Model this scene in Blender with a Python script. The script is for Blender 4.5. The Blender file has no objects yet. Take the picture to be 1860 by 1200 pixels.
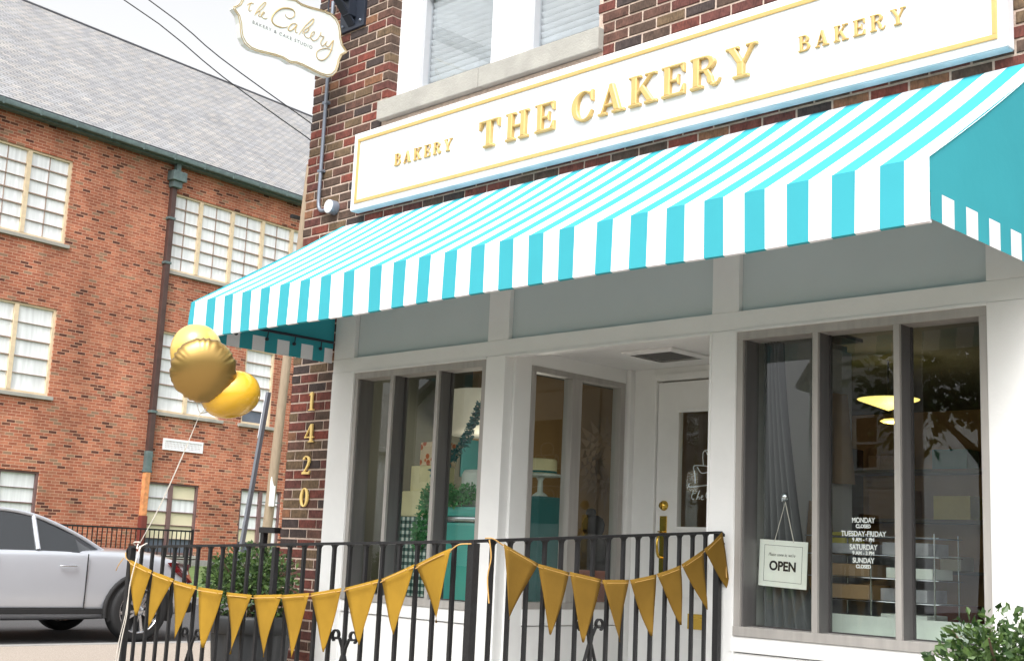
import bpy, bmesh, math, random
from mathutils import Vector, Matrix
from mathutils.geometry import tessellate_polygon
random.seed(7)
S = bpy.context.scene
COL = S.collection
D2R = math.radians
# ------------------------------------------------------------------ camera
cx_, cy_, cz_ = 7.478, -5.26, 1.12
RIGHT = Vector((0.71167503, 0.70108844, 0.04465037))
DOWN = Vector((-0.09055472, 0.15457898, -0.98382172))
FWD = Vector((-0.69664805, 0.69611805, 0.17349687))
cam_d = bpy.data.cameras.new('camera'); cam = bpy.data.objects.new('camera', cam_d); COL.objects.link(cam)
m = Matrix.Identity(4)
for i in range(3):
    m[i][0] = RIGHT[i]; m[i][1] = -DOWN[i]; m[i][2] = -FWD[i]
m[0][3], m[1][3], m[2][3] = cx_, cy_, cz_
cam.matrix_world = m
cam_d.sensor_width = 36; cam_d.lens = 2292.55/1860*36; cam_d.clip_start = .05; cam_d.clip_end = 500
S.camera = cam
# ------------------------------------------------------------------ world, sun, exposure
SUN_EL, SUN_AZ = 52, 150      # azimuth measured clockwise from +Y
w = bpy.data.worlds.new("World"); S.world = w; w.use_nodes = True
nt = w.node_tree; nt.nodes.clear()
sky = nt.nodes.new('ShaderNodeTexSky'); sky.sky_type = 'NISHITA'; sky.sun_disc = False
sky.sun_elevation = D2R(SUN_EL); sky.sun_rotation = D2R(SUN_AZ); sky.air_density = 1.0; sky.dust_density = 6; sky.ozone_density = 1
hs = nt.nodes.new('ShaderNodeHueSaturation'); hs.inputs['Saturation'].default_value = .07; hs.inputs['Value'].default_value = 1.0
bg = nt.nodes.new('ShaderNodeBackground'); bg.inputs[1].default_value = .15
wo = nt.nodes.new('ShaderNodeOutputWorld')
nt.links.new(sky.outputs[0], hs.inputs['Color']); nt.links.new(hs.outputs[0], bg.inputs[0]); nt.links.new(bg.outputs[0], wo.inputs[0])
sl = bpy.data.lights.new('sun', 'SUN'); sl.energy = .45; sl.angle = D2R(20); sl.color = (1, .97, .93)
so = bpy.data.objects.new('sun', sl); COL.objects.link(so)
sd = Vector((math.sin(D2R(SUN_AZ))*math.cos(D2R(SUN_EL)), math.cos(D2R(SUN_AZ))*math.cos(D2R(SUN_EL)), math.sin(D2R(SUN_EL))))
so.rotation_euler = sd.to_track_quat('Z', 'Y').to_euler()
S.view_settings.view_transform = 'Standard'; S.view_settings.look = 'None'; S.view_settings.gamma = 1
S.view_settings.exposure = 1.22
S.cycles.denoising_prefilter = 'ACCURATE'; S.cycles.denoising_input_passes = 'RGB_ALBEDO_NORMAL'; S.cycles.max_bounces = 10; S.cycles.transparent_max_bounces = 16

# ------------------------------------------------------------------ materials
def lin(r, g, b):
    f = lambda c: (c/255/12.92 if c/255 <= .04045 else ((c/255+.055)/1.055)**2.4)
    return (f(r), f(g), f(b), 1)
def newmat(name):
    mt = bpy.data.materials.new(name); mt.use_nodes = True
    n = mt.node_tree.nodes; b = n['Principled BSDF']; return mt, mt.node_tree, n, mt.node_tree.links, b
def mat(name, col, rough=.6, metal=0, var=.08, scale=6, bump=0, bscale=60, coat=0, emit=None, es=0, spec=.5, trans=0, stretch=None, dirt=0):
    mt, nt, n, l, b = newmat(name)
    c = Vector(col[:3])
    tc = n.new('ShaderNodeTexCoord')
    src = tc.outputs['Object']
    if stretch:
        mp = n.new('ShaderNodeMapping'); mp.inputs['Scale'].default_value = stretch; l.new(src, mp.inputs[0]); src = mp.outputs[0]
    ns = n.new('ShaderNodeTexNoise'); ns.inputs['Scale'].default_value = scale; ns.inputs['Detail'].default_value = 6; l.new(src, ns.inputs['Vector'])
    rp = n.new('ShaderNodeValToRGB'); rp.color_ramp.elements[0].position = .3; rp.color_ramp.elements[1].position = .7
    rp.color_ramp.elements[0].color = (*(c*(1-var)), 1); rp.color_ramp.elements[1].color = (*[min(1, x) for x in c*(1+var)], 1)
    l.new(ns.outputs['Fac'], rp.inputs[0])
    out = rp.outputs[0]
    if dirt:
        n2 = n.new('ShaderNodeTexNoise'); n2.inputs['Scale'].default_value = 2.2; n2.inputs['Detail'].default_value = 9; n2.inputs['Roughness'].default_value = .7; l.new(tc.outputs['Object'], n2.inputs['Vector'])
        r2 = n.new('ShaderNodeValToRGB'); r2.color_ramp.elements[0].position = .5; r2.color_ramp.elements[1].position = .75
        r2.color_ramp.elements[0].color = (0, 0, 0, 1); r2.color_ramp.elements[1].color = (dirt, dirt, dirt, 1); l.new(n2.outputs['Fac'], r2.inputs[0])
        mx = n.new('ShaderNodeMixRGB'); l.new(r2.outputs[0], mx.inputs[0]); l.new(out, mx.inputs[1]); mx.inputs[2].default_value = (*(c*.45), 1); out = mx.outputs[0]
    l.new(out, b.inputs['Base Color'])
    b.inputs['Roughness'].default_value = rough; b.inputs['Metallic'].default_value = metal
    b.inputs['Specular IOR Level'].default_value = spec
    if coat: b.inputs['Coat Weight'].default_value = coat; b.inputs['Coat Roughness'].default_value = .05
    if bump:
        nb = n.new('ShaderNodeTexNoise'); nb.inputs['Scale'].default_value = bscale; nb.inputs['Detail'].default_value = 8; l.new(src, nb.inputs['Vector'])
        bp = n.new('ShaderNodeBump'); bp.inputs['Strength'].default_value = bump; bp.inputs['Distance'].default_value = .01; l.new(nb.outputs['Fac'], bp.inputs['Height']); l.new(bp.outputs[0], b.inputs['Normal'])
    if emit: b.inputs['Emission Color'].default_value = emit; b.inputs['Emission Strength'].default_value = es
    if trans:
        tr = n.new('ShaderNodeBsdfTranslucent'); l.new(out, tr.inputs[0]); ms = n.new('ShaderNodeMixShader'); ms.inputs[0].default_value = trans
        l.new(b.outputs[0], ms.inputs[1]); l.new(tr.outputs[0], ms.inputs[2]); l.new(ms.outputs[0], n['Material Output'].inputs[0])
    return mt
def glass(name, tint=(.92, .95, .93), ior=1.68, rough=0.0):
    mt, nt, n, l, b = newmat(name); n.remove(b)
    tr = n.new('ShaderNodeBsdfTransparent'); tr.inputs[0].default_value = (*tint, 1)
    gl = n.new('ShaderNodeBsdfGlossy'); gl.inputs['Roughness'].default_value = rough; gl.inputs[0].default_value = (.95, .97, 1, 1)
    fr = n.new('ShaderNodeFresnel'); ge = n.new('ShaderNodeNewGeometry'); mi_ = n.new('ShaderNodeMix'); mi_.inputs[2].default_value = ior; mi_.inputs[3].default_value = 1/ior
    l.new(ge.outputs['Backfacing'], mi_.inputs[0]); l.new(mi_.outputs[0], fr.inputs[0])
    tc = n.new('ShaderNodeTexCoord'); ns = n.new('ShaderNodeTexNoise'); ns.inputs['Scale'].default_value = 1.6; ns.inputs['Detail'].default_value = 1; l.new(tc.outputs['Object'], ns.inputs['Vector'])
    bp = n.new('ShaderNodeBump'); bp.inputs['Strength'].default_value = .05; bp.inputs['Distance'].default_value = .02; l.new(ns.outputs['Fac'], bp.inputs['Height']); l.new(bp.outputs[0], gl.inputs['Normal'])
    ms = n.new('ShaderNodeMixShader'); l.new(fr.outputs[0], ms.inputs[0]); l.new(tr.outputs[0], ms.inputs[1]); l.new(gl.outputs[0], ms.inputs[2]); l.new(ms.outputs[0], n['Material Output'].inputs[0])
    return mt
def ramp(n, stops):
    r = n.new('ShaderNodeValToRGB'); e = r.color_ramp.elements; r.color_ramp.interpolation = 'LINEAR'
    while len(e) < len(stops): e.new(.5)
    for i, (p, c) in enumerate(stops): e[i].position = p; e[i].color = c
    return r
def brick_island():
    mt, nt, n, l, b = newmat('dark_brick_faces')
    g = n.new('ShaderNodeNewGeometry'); r = ramp(n, [(0, lin(62, 52, 50)), (.14, lin(88, 62, 53)), (.28, lin(100, 56, 48)), (.42, lin(78, 62, 53)), (.56, lin(112, 58, 48)), (.68, lin(98, 80, 61)), (.82, lin(90, 54, 49)), (.93, lin(120, 84, 62)), (1, lin(74, 64, 52))])
    r.color_ramp.interpolation = 'CONSTANT'
    l.new(g.outputs['Random Per Island'], r.inputs[0])
    tc = n.new('ShaderNodeTexCoord'); mp = n.new('ShaderNodeMapping'); mp.inputs['Scale'].default_value = (1, 1, .35); l.new(tc.outputs['Object'], mp.inputs[0])
    ns = n.new('ShaderNodeTexNoise'); ns.inputs['Scale'].default_value = 110; ns.inputs['Detail'].default_value = 8; l.new(mp.outputs[0], ns.inputs['Vector'])
    n2 = n.new('ShaderNodeTexNoise'); n2.inputs['Scale'].default_value = 17; n2.inputs['Detail'].default_value = 6; l.new(tc.outputs['Object'], n2.inputs['Vector'])
    ad = n.new('ShaderNodeMath'); ad.operation = 'ADD'; l.new(ns.outputs['Fac'], ad.inputs[0]); l.new(n2.outputs['Fac'], ad.inputs[1])
    mr = n.new('ShaderNodeMapRange'); mr.inputs[1].default_value = .7; mr.inputs[2].default_value = 1.3; mr.inputs[3].default_value = .5; mr.inputs[4].default_value = 1.5; l.new(ad.outputs[0], mr.inputs[0])
    mx = n.new('ShaderNodeVectorMath'); mx.operation = 'SCALE'; l.new(r.outputs[0], mx.inputs[0]); l.new(mr.outputs[0], mx.inputs['Scale'])
    l.new(mx.outputs[0], b.inputs['Base Color']); b.inputs['Roughness'].default_value = .75; b.inputs['Specular IOR Level'].default_value = .3
    bp = n.new('ShaderNodeBump'); bp.inputs['Strength'].default_value = .7; bp.inputs['Distance'].default_value = .004; l.new(ns.outputs['Fac'], bp.inputs['Height']); l.new(bp.outputs[0], b.inputs['Normal'])
    return mt
def brick_tex(name, bl=.2032, bh=.0677, stops=None, mortar=lin(205, 170, 150), joint=.1, axes=('X', 'Z'), blotch=.25, rough=.85, streak=0):
    """running-bond brickwork from maths nodes on object coordinates"""
    mt, nt, n, l, b = newmat(name)
    tc = n.new('ShaderNodeTexCoord'); sp = n.new('ShaderNodeSeparateXYZ'); l.new(tc.outputs['Object'], sp.inputs[0])
    def M(op, a, c=None, d=None):
        k = n.new('ShaderNodeMath'); k.operation = op
        for i, v in enumerate((a, c, d)):
            if v is None: continue
            if isinstance(v, (int, float)): k.inputs[i].default_value = v
            else: l.new(v, k.inputs[i])
        return k.outputs[0]
    u = M('DIVIDE', sp.outputs[axes[0]], bl); v = M('DIVIDE', sp.outputs[axes[1]], bh)
    row = M('FLOOR', v); odd = M('MODULO', M('ABSOLUTE', row), 2)
    uu = M('ADD', u, M('MULTIPLY', odd, .5)); colm = M('FLOOR', uu)
    fu = M('FRACT', uu); fv = M('FRACT', v)
    jm = joint*bh/bl
    mask = M('MULTIPLY', M('MULTIPLY', M('GREATER_THAN', fu, jm), M('LESS_THAN', fu, 1-jm*.2)), M('MULTIPLY', M('GREATER_THAN', fv, joint), M('LESS_THAN', fv, 1-joint*.2)))
    cv = n.new('ShaderNodeCombineXYZ'); l.new(colm, cv.inputs[0]); l.new(row, cv.inputs[1])
    wn = n.new('ShaderNodeTexWhiteNoise'); wn.noise_dimensions = '3D'; l.new(cv.outputs[0], wn.inputs['Vector'])
    r = ramp(n, stops); r.color_ramp.interpolation = 'CONSTANT'; l.new(wn.outputs['Value'], r.inputs[0])
    ns = n.new('ShaderNodeTexNoise'); ns.inputs['Scale'].default_value = .9; ns.inputs['Detail'].default_value = 8; l.new(tc.outputs['Object'], ns.inputs['Vector'])
    mr = n.new('ShaderNodeMapRange'); mr.inputs[1].default_value = .3; mr.inputs[2].default_value = .7; mr.inputs[3].default_value = 1-blotch; mr.inputs[4].default_value = 1+blotch; l.new(ns.outputs['Fac'], mr.inputs[0])
    if streak:
        mp = n.new('ShaderNodeMapping'); mp.inputs['Scale'].default_value = (1.1, 1.1, .09); l.new(tc.outputs['Object'], mp.inputs[0]); n3 = n.new('ShaderNodeTexNoise'); n3.inputs['Scale'].default_value = 1.6; n3.inputs['Detail'].default_value = 7; l.new(mp.outputs[0], n3.inputs['Vector'])
        m3 = n.new('ShaderNodeMapRange'); m3.inputs[1].default_value = .35; m3.inputs[2].default_value = .65; m3.inputs[3].default_value = 1-streak; m3.inputs[4].default_value = 1.0; l.new(n3.outputs['Fac'], m3.inputs[0])
        streak_out = M('MULTIPLY', mr.outputs[0], m3.outputs[0])
    else: streak_out = mr.outputs[0]
    mx = n.new('ShaderNodeMixRGB'); l.new(mask, mx.inputs[0]); mx.inputs[1].default_value = mortar; l.new(r.outputs[0], mx.inputs[2])
    sc = n.new('ShaderNodeVectorMath'); sc.operation = 'SCALE'; l.new(mx.outputs[0], sc.inputs[0]); l.new(streak_out, sc.inputs['Scale'])
    l.new(sc.outputs[0], b.inputs['Base Color']); b.inputs['Roughness'].default_value = rough; b.inputs['Specular IOR Level'].default_value = .2
    bp = n.new('ShaderNodeBump'); bp.inputs['Strength'].default_value = .5; bp.inputs['Distance'].default_value = .008; l.new(mask, bp.inputs['Height']); l.new(bp.outputs[0], b.inputs['Normal'])
    return mt
M_ = {}
M_['brick'] = brick_island()
M_['mortar'] = mat('beige_mortar', lin(192, 172, 158), .95, var=.15, scale=40, bump=.6, bscale=120)
M_['white'] = mat('white_trim_paint', lin(230, 230, 228), .5, var=.02, scale=3, bump=.08, bscale=60, dirt=.10)
M_['panel'] = mat('shaded_fascia_white', lin(196, 206, 207), .5, var=.02, scale=3, bump=.05)  # white paint greyed so its colour carries the shade under the awning
M_['taupe'] = mat('weathered_aluminium', lin(168, 164, 159), .55, .25, var=.10, scale=25, bump=.1, stretch=(1, 1, .1))
M_['bronze'] = mat('dark_bronze_channel', lin(104, 102, 101), .5, .3, var=.15, scale=20, stretch=(1, 1, .1))
M_['dark'] = mat('dark_gasket', lin(62, 60, 60), .5)
M_['glass'] = glass('window_glass')
M_['glass2'] = glass('upper_window_glass', tint=(.87, .90, .92), ior=1.75)
M_['stone'] = mat('limestone_sill', lin(160, 157, 150), .85, var=.08, scale=8, bump=.3, bscale=80, dirt=.35)
M_['vinyl'] = mat('white_vinyl_frame', lin(236, 237, 240), .35, var=.01)
M_['sash'] = mat('grey_sash', lin(176, 178, 182), .4, var=.03)
M_['cyan'] = mat('turquoise_canvas', lin(60, 158, 171), .85, var=.025, scale=4, bump=.6, bscale=3.5, spec=.2, trans=.02)
M_['canvas'] = mat('white_canvas', lin(236, 236, 240), .85, var=.015, scale=4, bump=.6, bscale=3.5, spec=.2, trans=.03)
M_['stitch'] = mat('grey_stitching', lin(176, 196, 204), .9)
M_['signw'] = mat('white_sign_face', lin(226, 228, 232), .4, var=.008)
M_['signedge'] = mat('pale_blue_sign_edge', lin(170, 196, 208), .5)
M_['gold'] = mat('gold_painted_letter', lin(198, 166, 104), .4, .15, var=.05, scale=20)
M_['numeral'] = mat('bright_gold_numeral', lin(246, 214, 136), .4, .1, var=.04)
M_['brass'] = mat('polished_brass', lin(214, 178, 84), .16, 1, var=.06)
M_['goldline'] = mat('soft_gold_line', lin(182, 158, 108), .4, .3)
M_['grey_ink'] = mat('grey_lettering', lin(120, 120, 124), .6)
M_['blade'] = mat('sign_cream_white', lin(216, 220, 217), .45, var=.01)
M_['black'] = mat('black_iron_paint', lin(24, 24, 26), .5, var=.25, scale=30, bump=.25, bscale=70)
M_['bracket'] = mat('blue_black_steel', lin(42, 48, 60), .45, .2, var=.1)
M_['steel'] = mat('galvanised_pipe', lin(128, 134, 146), .45, .4, var=.08)
M_['kraft'] = mat('mustard_paper', lin(152, 118, 40), .92, spec=.15, var=.07, scale=14, bump=.1, bscale=150, trans=.1)
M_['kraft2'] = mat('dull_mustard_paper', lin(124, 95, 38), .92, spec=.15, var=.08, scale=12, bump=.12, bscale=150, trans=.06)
M_['twine'] = mat('kraft_twine', lin(190, 150, 88), .8)
M_['ribbon'] = mat('white_ribbon', lin(206, 200, 190), .5)
M_['foil'] = mat('matte_gold_foil', lin(168, 138, 82), .32, .9, var=.03, scale=3)
M_['foil2'] = mat('pale_gold_balloon', lin(226, 190, 100), .28, .15, var=.03, coat=.5)
M_['foil3'] = mat('yellow_gold_balloon', lin(222, 172, 42), .25, .1, var=.03, coat=.6)
M_['inside_wall'] = mat('tan_interior_wall', lin(150, 122, 80), .8, var=.12, scale=3)
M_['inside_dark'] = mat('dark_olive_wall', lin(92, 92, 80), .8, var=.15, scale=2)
M_['inside_floor'] = mat('interior_floor', lin(92, 78, 66), .5, var=.1)
M_['teal'] = mat('teal_enamel', lin(72, 170, 160), .25, var=.04, scale=3, coat=.3)
M_['teal2'] = mat('teal_pedestal_paint', lin(40, 112, 112), .5, var=.04)
M_['chrome'] = mat('chrome_strip', lin(220, 224, 228), .12, 1)
M_['cream'] = mat('cream_icing', lin(226, 218, 172), .7, var=.05)
M_['whiteice'] = mat('white_icing', lin(214, 222, 214), .6)
M_['leaf'] = mat('green_paper_leaf', lin(74, 142, 82), .6, var=.3, scale=30)
M_['curtain'] = mat('grey_curtain', lin(92, 94, 95), .85, var=.1, stretch=(6, 6, .5))
M_['linen'] = mat('beige_linen', lin(150, 126, 96), .9, var=.08)
M_['yellowbox'] = mat('pale_yellow_card', lin(206, 198, 96), .8)
M_['paper'] = mat('grey_paper', lin(150, 152, 156), .8, var=.2, scale=12)
M_['hair'] = mat('black_hair', lin(10, 9, 10), .95, var=.3, scale=60, spec=.1)
M_['shirt'] = mat('dark_grey_shirt', lin(24, 24, 28), .85, var=.1)
M_['skin'] = mat('skin', lin(150, 102, 80), .55)
M_['leather'] = mat('russet_chair', lin(134, 70, 48), .6)
M_['lampglow'] = mat('lit_lamp_shade', lin(240, 226, 140), .5, emit=lin(236, 214, 120), es=.55)
M_['drumglow'] = mat('added_glow_drum_shade', lin(200, 196, 180), .7, emit=lin(220, 214, 190), es=.12)  # glow added to the drum shade, to pass as a source for the fill
M_['bulbglow'] = mat('lit_bulb', lin(255, 220, 120), .4, emit=lin(255, 214, 110), es=.9)
M_['whiteink'] = mat('white_vinyl_lettering', lin(242, 242, 242), .5, var=0)
M_['blackink'] = mat('black_print', lin(22, 22, 22), .6, var=0)
M_['card'] = mat('white_card', lin(238, 240, 232), .6, var=.01)
M_['asphalt'] = mat('asphalt', (.06, .06, .062, 1), .9, var=.25, scale=40, bump=.5, bscale=200)
M_['aggregate'] = mat('exposed_aggregate', lin(154, 143, 132), .9, var=.35, scale=90, bump=.5, bscale=120)
M_['concrete'] = mat('concrete', lin(142, 140, 137), .9, var=.1, scale=12, bump=.3, dirt=.3)
M_['grass'] = mat('lawn', (.09, .14, .04, 1), .9, var=.4, scale=8, bump=.8, bscale=60)
M_['pot'] = mat('black_planter', lin(38, 40, 42), .5, var=.12, scale=8, bump=.1)
M_['soil'] = mat('soil', lin(50, 40, 32), .95)
M_['bark'] = mat('bark', lin(88, 72, 58), .9, bump=.5)
def leafmat(name, a, b_):
    mt, nt, n, l, b = newmat(name); g = n.new('ShaderNodeNewGeometry'); r = ramp(n, [(0, a), (1, b_)]); l.new(g.outputs['Random Per Island'], r.inputs[0]); l.new(r.outputs[0], b.inputs['Base Color'])
    b.inputs['Roughness'].default_value = .4
    tr = n.new('ShaderNodeBsdfTranslucent'); l.new(r.outputs[0], tr.inputs[0]); ms = n.new('ShaderNodeMixShader'); ms.inputs[0].default_value = .25
    l.new(b.outputs[0], ms.inputs[1]); l.new(tr.outputs[0], ms.inputs[2]); l.new(ms.outputs[0], n['Material Output'].inputs[0]); return mt
M_['boxleaf'] = leafmat('boxwood_leaves', (.018, .05, .014, 1), (.10, .17, .045, 1))
M_['treeleaf'] = leafmat('tree_leaves', (.02, .05, .015, 1), (.07, .12, .03, 1))
M_['oldbrick'] = brick_tex('orange_red_brickwork', stops=[(0, lin(96, 60, 52)), (.05, lin(112, 70, 58)), (.10, lin(156, 94, 74)), (.3, lin(174, 106, 82)), (.5, lin(163, 98, 76)), (.68, lin(184, 118, 92)), (.84, lin(168, 110, 87)), (.94, lin(146, 116, 95))], mortar=lin(196, 158, 134), joint=.14, blotch=.22, streak=.18)
M_['sidebrick'] = brick_tex('dark_side_brickwork', stops=[(0, lin(62, 45, 47)), (.2, lin(112, 50, 48)), (.5, lin(84, 60, 52)), (.8, lin(104, 46, 46))], mortar=lin(176, 154, 140), axes=('Y', 'Z'))
M_['slate'] = brick_tex('pale_slate_roof', bl=.26, bh=.125, stops=[(0, lin(140, 140, 142)), (.2, lin(150, 149, 149)), (.45, lin(158, 155, 152)), (.7, lin(154, 154, 155)), (.9, lin(166, 162, 158))], mortar=lin(92, 92, 98), joint=.14, axes=('X', 'Y'), blotch=.08, rough=.6, streak=.1)
M_['gutter'] = mat('grey_green_gutter', lin(96, 112, 112), .55, .2, var=.2, scale=8)
M_['pipe_brown'] = mat('dark_brown_downpipe', lin(78, 58, 54), .5, .1, var=.2, scale=5)
M_['rust'] = mat('orange_rust', lin(206, 140, 92), .8, var=.3, scale=9)
M_['pipe_red'] = mat('oxide_red_pipe', lin(110, 52, 44), .6, var=.15)
M_['tanframe'] = mat('tan_window_frame', lin(214, 194, 164), .7, var=.1, scale=10)
M_['brownbar'] = mat('brown_muntin', lin(158, 136, 124), .7, var=.1)
M_['mauve'] = mat('mauve_brown_frame', lin(112, 88, 86), .65, var=.1)
M_['blind'] = mat('white_curtained_pane', lin(228, 231, 233), .18, var=.13, scale=1.6, stretch=(7, 1, .4), coat=.4)
M_['blindc'] = mat('cream_curtained_pane', lin(222, 214, 184), .2, var=.05, scale=2, coat=.4)
M_['bluepane'] = mat('blue_grey_pane', lin(96, 104, 118), .2, var=.1, coat=.4)
M_['paint'] = mat('silver_car_paint', lin(186, 190, 197), .3, .35, var=.01, coat=1)
M_['carglass'] = mat('dark_car_glass', lin(30, 34, 38), .05, 0, coat=1)
M_['rubber'] = mat('tyre_rubber', lin(30, 30, 31), .8)
M_['alloy'] = mat('alloy_rim', lin(196, 198, 202), .25, .85)
M_['tail'] = mat('red_tail_lamp', lin(120, 20, 24), .12, coat=1)
M_['wood_pole'] = mat('weathered_pole', lin(160, 142, 122), .9, var=.12, scale=20, stretch=(1, 1, .1), bump=.4)
M_['slatepost'] = mat('grey_painted_post', lin(112, 116, 124), .5, var=.08)
M_['wire'] = mat('black_cable', lin(26, 26, 30), .6)
M_['clap'] = mat('white_clapboard', lin(226, 228, 230), .6)
M_['blindslat'] = mat('white_blind_slat', lin(226, 228, 230), .5)
def gingham():
    mt, nt, n, l, b = newmat('green_gingham_cloth')
    tc = n.new('ShaderNodeTexCoord'); sp = n.new('ShaderNodeSeparateXYZ'); l.new(tc.outputs['Object'], sp.inputs[0])
    def M(op, a, c):
        k = n.new('ShaderNodeMath'); k.operation = op
        for i, v in enumerate((a, c)):
            if isinstance(v, (int, float)): k.inputs[i].default_value = v
            else: l.new(v, k.inputs[i])
        return k.outputs[0]
    s = 1/.045
    h = M('ADD', sp.outputs[0], sp.outputs[1])
    a = M('GREATER_THAN', M('FRACT', M('MULTIPLY', h, s), 0), .5); c = M('GREATER_THAN', M('FRACT', M('MULTIPLY', sp.outputs[2], s), 0), .5)
    f = M('MULTIPLY', M('ADD', a, c), .5)
    r = ramp(n, [(0, lin(206, 214, 206)), (.5, lin(84, 116, 108)), (1, lin(20, 52, 48))]); l.new(f, r.inputs[0]); l.new(r.outputs[0], b.inputs['Base Color']); b.inputs['Roughness'].default_value = .85
    return mt
M_['gingham'] = gingham()
def dots():
    mt, nt, n, l, b = newmat('orange_dotted_icing'); tc = n.new('ShaderNodeTexCoord'); v = n.new('ShaderNodeTexVoronoi'); v.inputs['Scale'].default_value = 22; l.new(tc.outputs['Object'], v.inputs['Vector'])
    r = ramp(n, [(0, lin(170, 70, 40)), (.42, lin(200, 110, 60)), (.5, lin(226, 206, 176))]); l.new(v.outputs['Distance'], r.inputs[0]); l.new(r.outputs[0], b.inputs['Base Color']); return mt
M_['dots'] = dots()

# ------------------------------------------------------------------ mesh builder
class MB:
    def __init__(s): s.v = []; s.f = []; s.m = []; s.sm = []
    def add(s, vs, fs, mi=0, smooth=False):
        o = len(s.v); s.v += [tuple(v) for v in vs]
        for f in fs: s.f.append(tuple(o+i for i in f)); s.m.append(mi); s.sm.append(smooth)
    def box(s, x0, x1, y0, y1, z0, z1, mi=0, bev=0):
        if x0 > x1: x0, x1 = x1, x0
        if y0 > y1: y0, y1 = y1, y0
        if z0 > z1: z0, z1 = z1, z0
        if bev <= 0:
            s.add([(x0, y0, z0), (x1, y0, z0), (x1, y1, z0), (x0, y1, z0), (x0, y0, z1), (x1, y0, z1), (x1, y1, z1), (x0, y1, z1)],
                  [(0, 3, 2, 1), (4, 5, 6, 7), (0, 1, 5, 4), (1, 2, 6, 5), (2, 3, 7, 6), (3, 0, 4, 7)], mi); return
        b = min(bev, (x1-x0)*.45, (y1-y0)*.45, (z1-z0)*.45)
        bm = bmesh.new(); bmesh.ops.create_cube(bm, size=1)
        for v in bm.verts: v.co = Vector((x0+(v.co.x+.5)*(x1-x0), y0+(v.co.y+.5)*(y1-y0), z0+(v.co.z+.5)*(z1-z0)))
        bmesh.ops.bevel(bm, geom=bm.edges[:], offset=b, segments=2, affect='EDGES', profile=.7)
        s.bm(bm, mi)
    def bm(s, bm, mi=0, smooth=False):
        bm.verts.index_update(); s.add([v.co[:] for v in bm.verts], [[v.index for v in f.verts] for f in bm.faces], mi, smooth); bm.free()
    def tube(s, pts, r, n=8, mi=0, cap=True, closed=False):
        pts = [Vector(p) for p in pts]; rs = r if isinstance(r, (list, tuple)) else [r]*len(pts); N = len(pts); vs = []; up = None
        for i, p in enumerate(pts):
            if closed: t = pts[(i+1) % N]-pts[i-1]
            else: t = pts[min(i+1, N-1)]-pts[max(i-1, 0)]
            if t.length < 1e-9: t = Vector((0, 0, 1))
            t.normalize()
            if up is None: up = Vector((0, 0, 1)) if abs(t.z) < .9 else Vector((1, 0, 0))
            a = up - t*up.dot(t); a.normalize(); up = a; b = t.cross(a)
            for k in range(n):
                q = 2*math.pi*k/n + math.pi/n; vs.append(p+(a*math.cos(q)+b*math.sin(q))*rs[i])
        fs = []
        for i in range(N if closed else N-1):
            j = (i+1) % N
            for k in range(n): fs.append((i*n+k, i*n+(k+1) % n, j*n+(k+1) % n, j*n+k))
        s.add(vs, fs, mi, n > 5)
        if cap and not closed: s.add(vs[:n], [tuple(range(n))[::-1]], mi); s.add(vs[-n:], [tuple(range(n))], mi)
    def lathe(s, prof, c=(0, 0, 0), n=32, mi=0, smooth=True, axis=None, flute=0, nf=12):
        c = Vector(c); q = Vector((0, 0, 1)).rotation_difference(Vector(axis)) if axis is not None else None; vs = []
        for r, z in prof:
            for k in range(n):
                t = 2*math.pi*k/n; rr = r*(1+flute*math.cos(nf*t)); p = Vector((rr*math.cos(t), rr*math.sin(t), z))
                if q: p = q @ p
                vs.append(c+p)
        fs = [(i*n+k, i*n+(k+1) % n, (i+1)*n+(k+1) % n, (i+1)*n+k) for i in range(len(prof)-1) for k in range(n)]
        s.add(vs, fs, mi, smooth)
    def prism(s, poly, o, r, u, h, b=0, mi=0):
        """polygon in the plane (r,u) at o, raised h along r x u, chamfered by b"""
        o, r, u = Vector(o), Vector(r), Vector(u); nn = r.cross(u).normalized()
        A = sum(poly[i][0]*poly[(i+1) % len(poly)][1]-poly[(i+1) % len(poly)][0]*poly[i][1] for i in range(len(poly)))
        if A < 0: poly = poly[::-1]
        N = len(poly); P = lambda q, d: o+r*q[0]+u*q[1]+nn*d
        if b:
            ins = []; sc = r.length
            for i in range(N):
                p0, p1, p2 = Vector(poly[i-1]), Vector(poly[i]), Vector(poly[(i+1) % N])
                e0, e1 = (p1-p0), (p2-p1)
                if e0.length < 1e-9 or e1.length < 1e-9: ins.append(tuple(p1)); continue
                e0.normalize(); e1.normalize(); n0, n1 = Vector((-e0.y, e0.x)), Vector((-e1.y, e1.x)); mi_ = n0+n1
                if mi_.length < 1e-6: ins.append(tuple(p1)); continue
                mi_.normalize(); k = b/sc/max(.35, mi_.dot(n0)); ins.append(tuple(p1+mi_*k))
            vs = [P(q, 0) for q in poly]+[P(q, h-b*.8) for q in poly]+[P(q, h) for q in ins]
            T_ = tessellate_polygon([[Vector((q[0], q[1], 0)) for q in ins]])
            T_ = [t if (Vector(ins[t[1]])-Vector(ins[t[0]])).to_3d().cross((Vector(ins[t[2]])-Vector(ins[t[0]])).to_3d()).z > 0 else t[::-1] for t in T_]
            fs = [(i, (i+1) % N, N+(i+1) % N, N+i) for i in range(N)]+[(N+i, N+(i+1) % N, 2*N+(i+1) % N, 2*N+i) for i in range(N)]+[tuple(2*N+i for i in t) for t in T_]
        else:
            vs = [P(q, 0) for q in poly]+[P(q, h) for q in poly]
            fs = [(i, (i+1) % N, N+(i+1) % N, N+i) for i in range(N)]+[tuple(range(N, 2*N)), tuple(range(N))[::-1]]
        s.add(vs, fs, mi)
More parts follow.
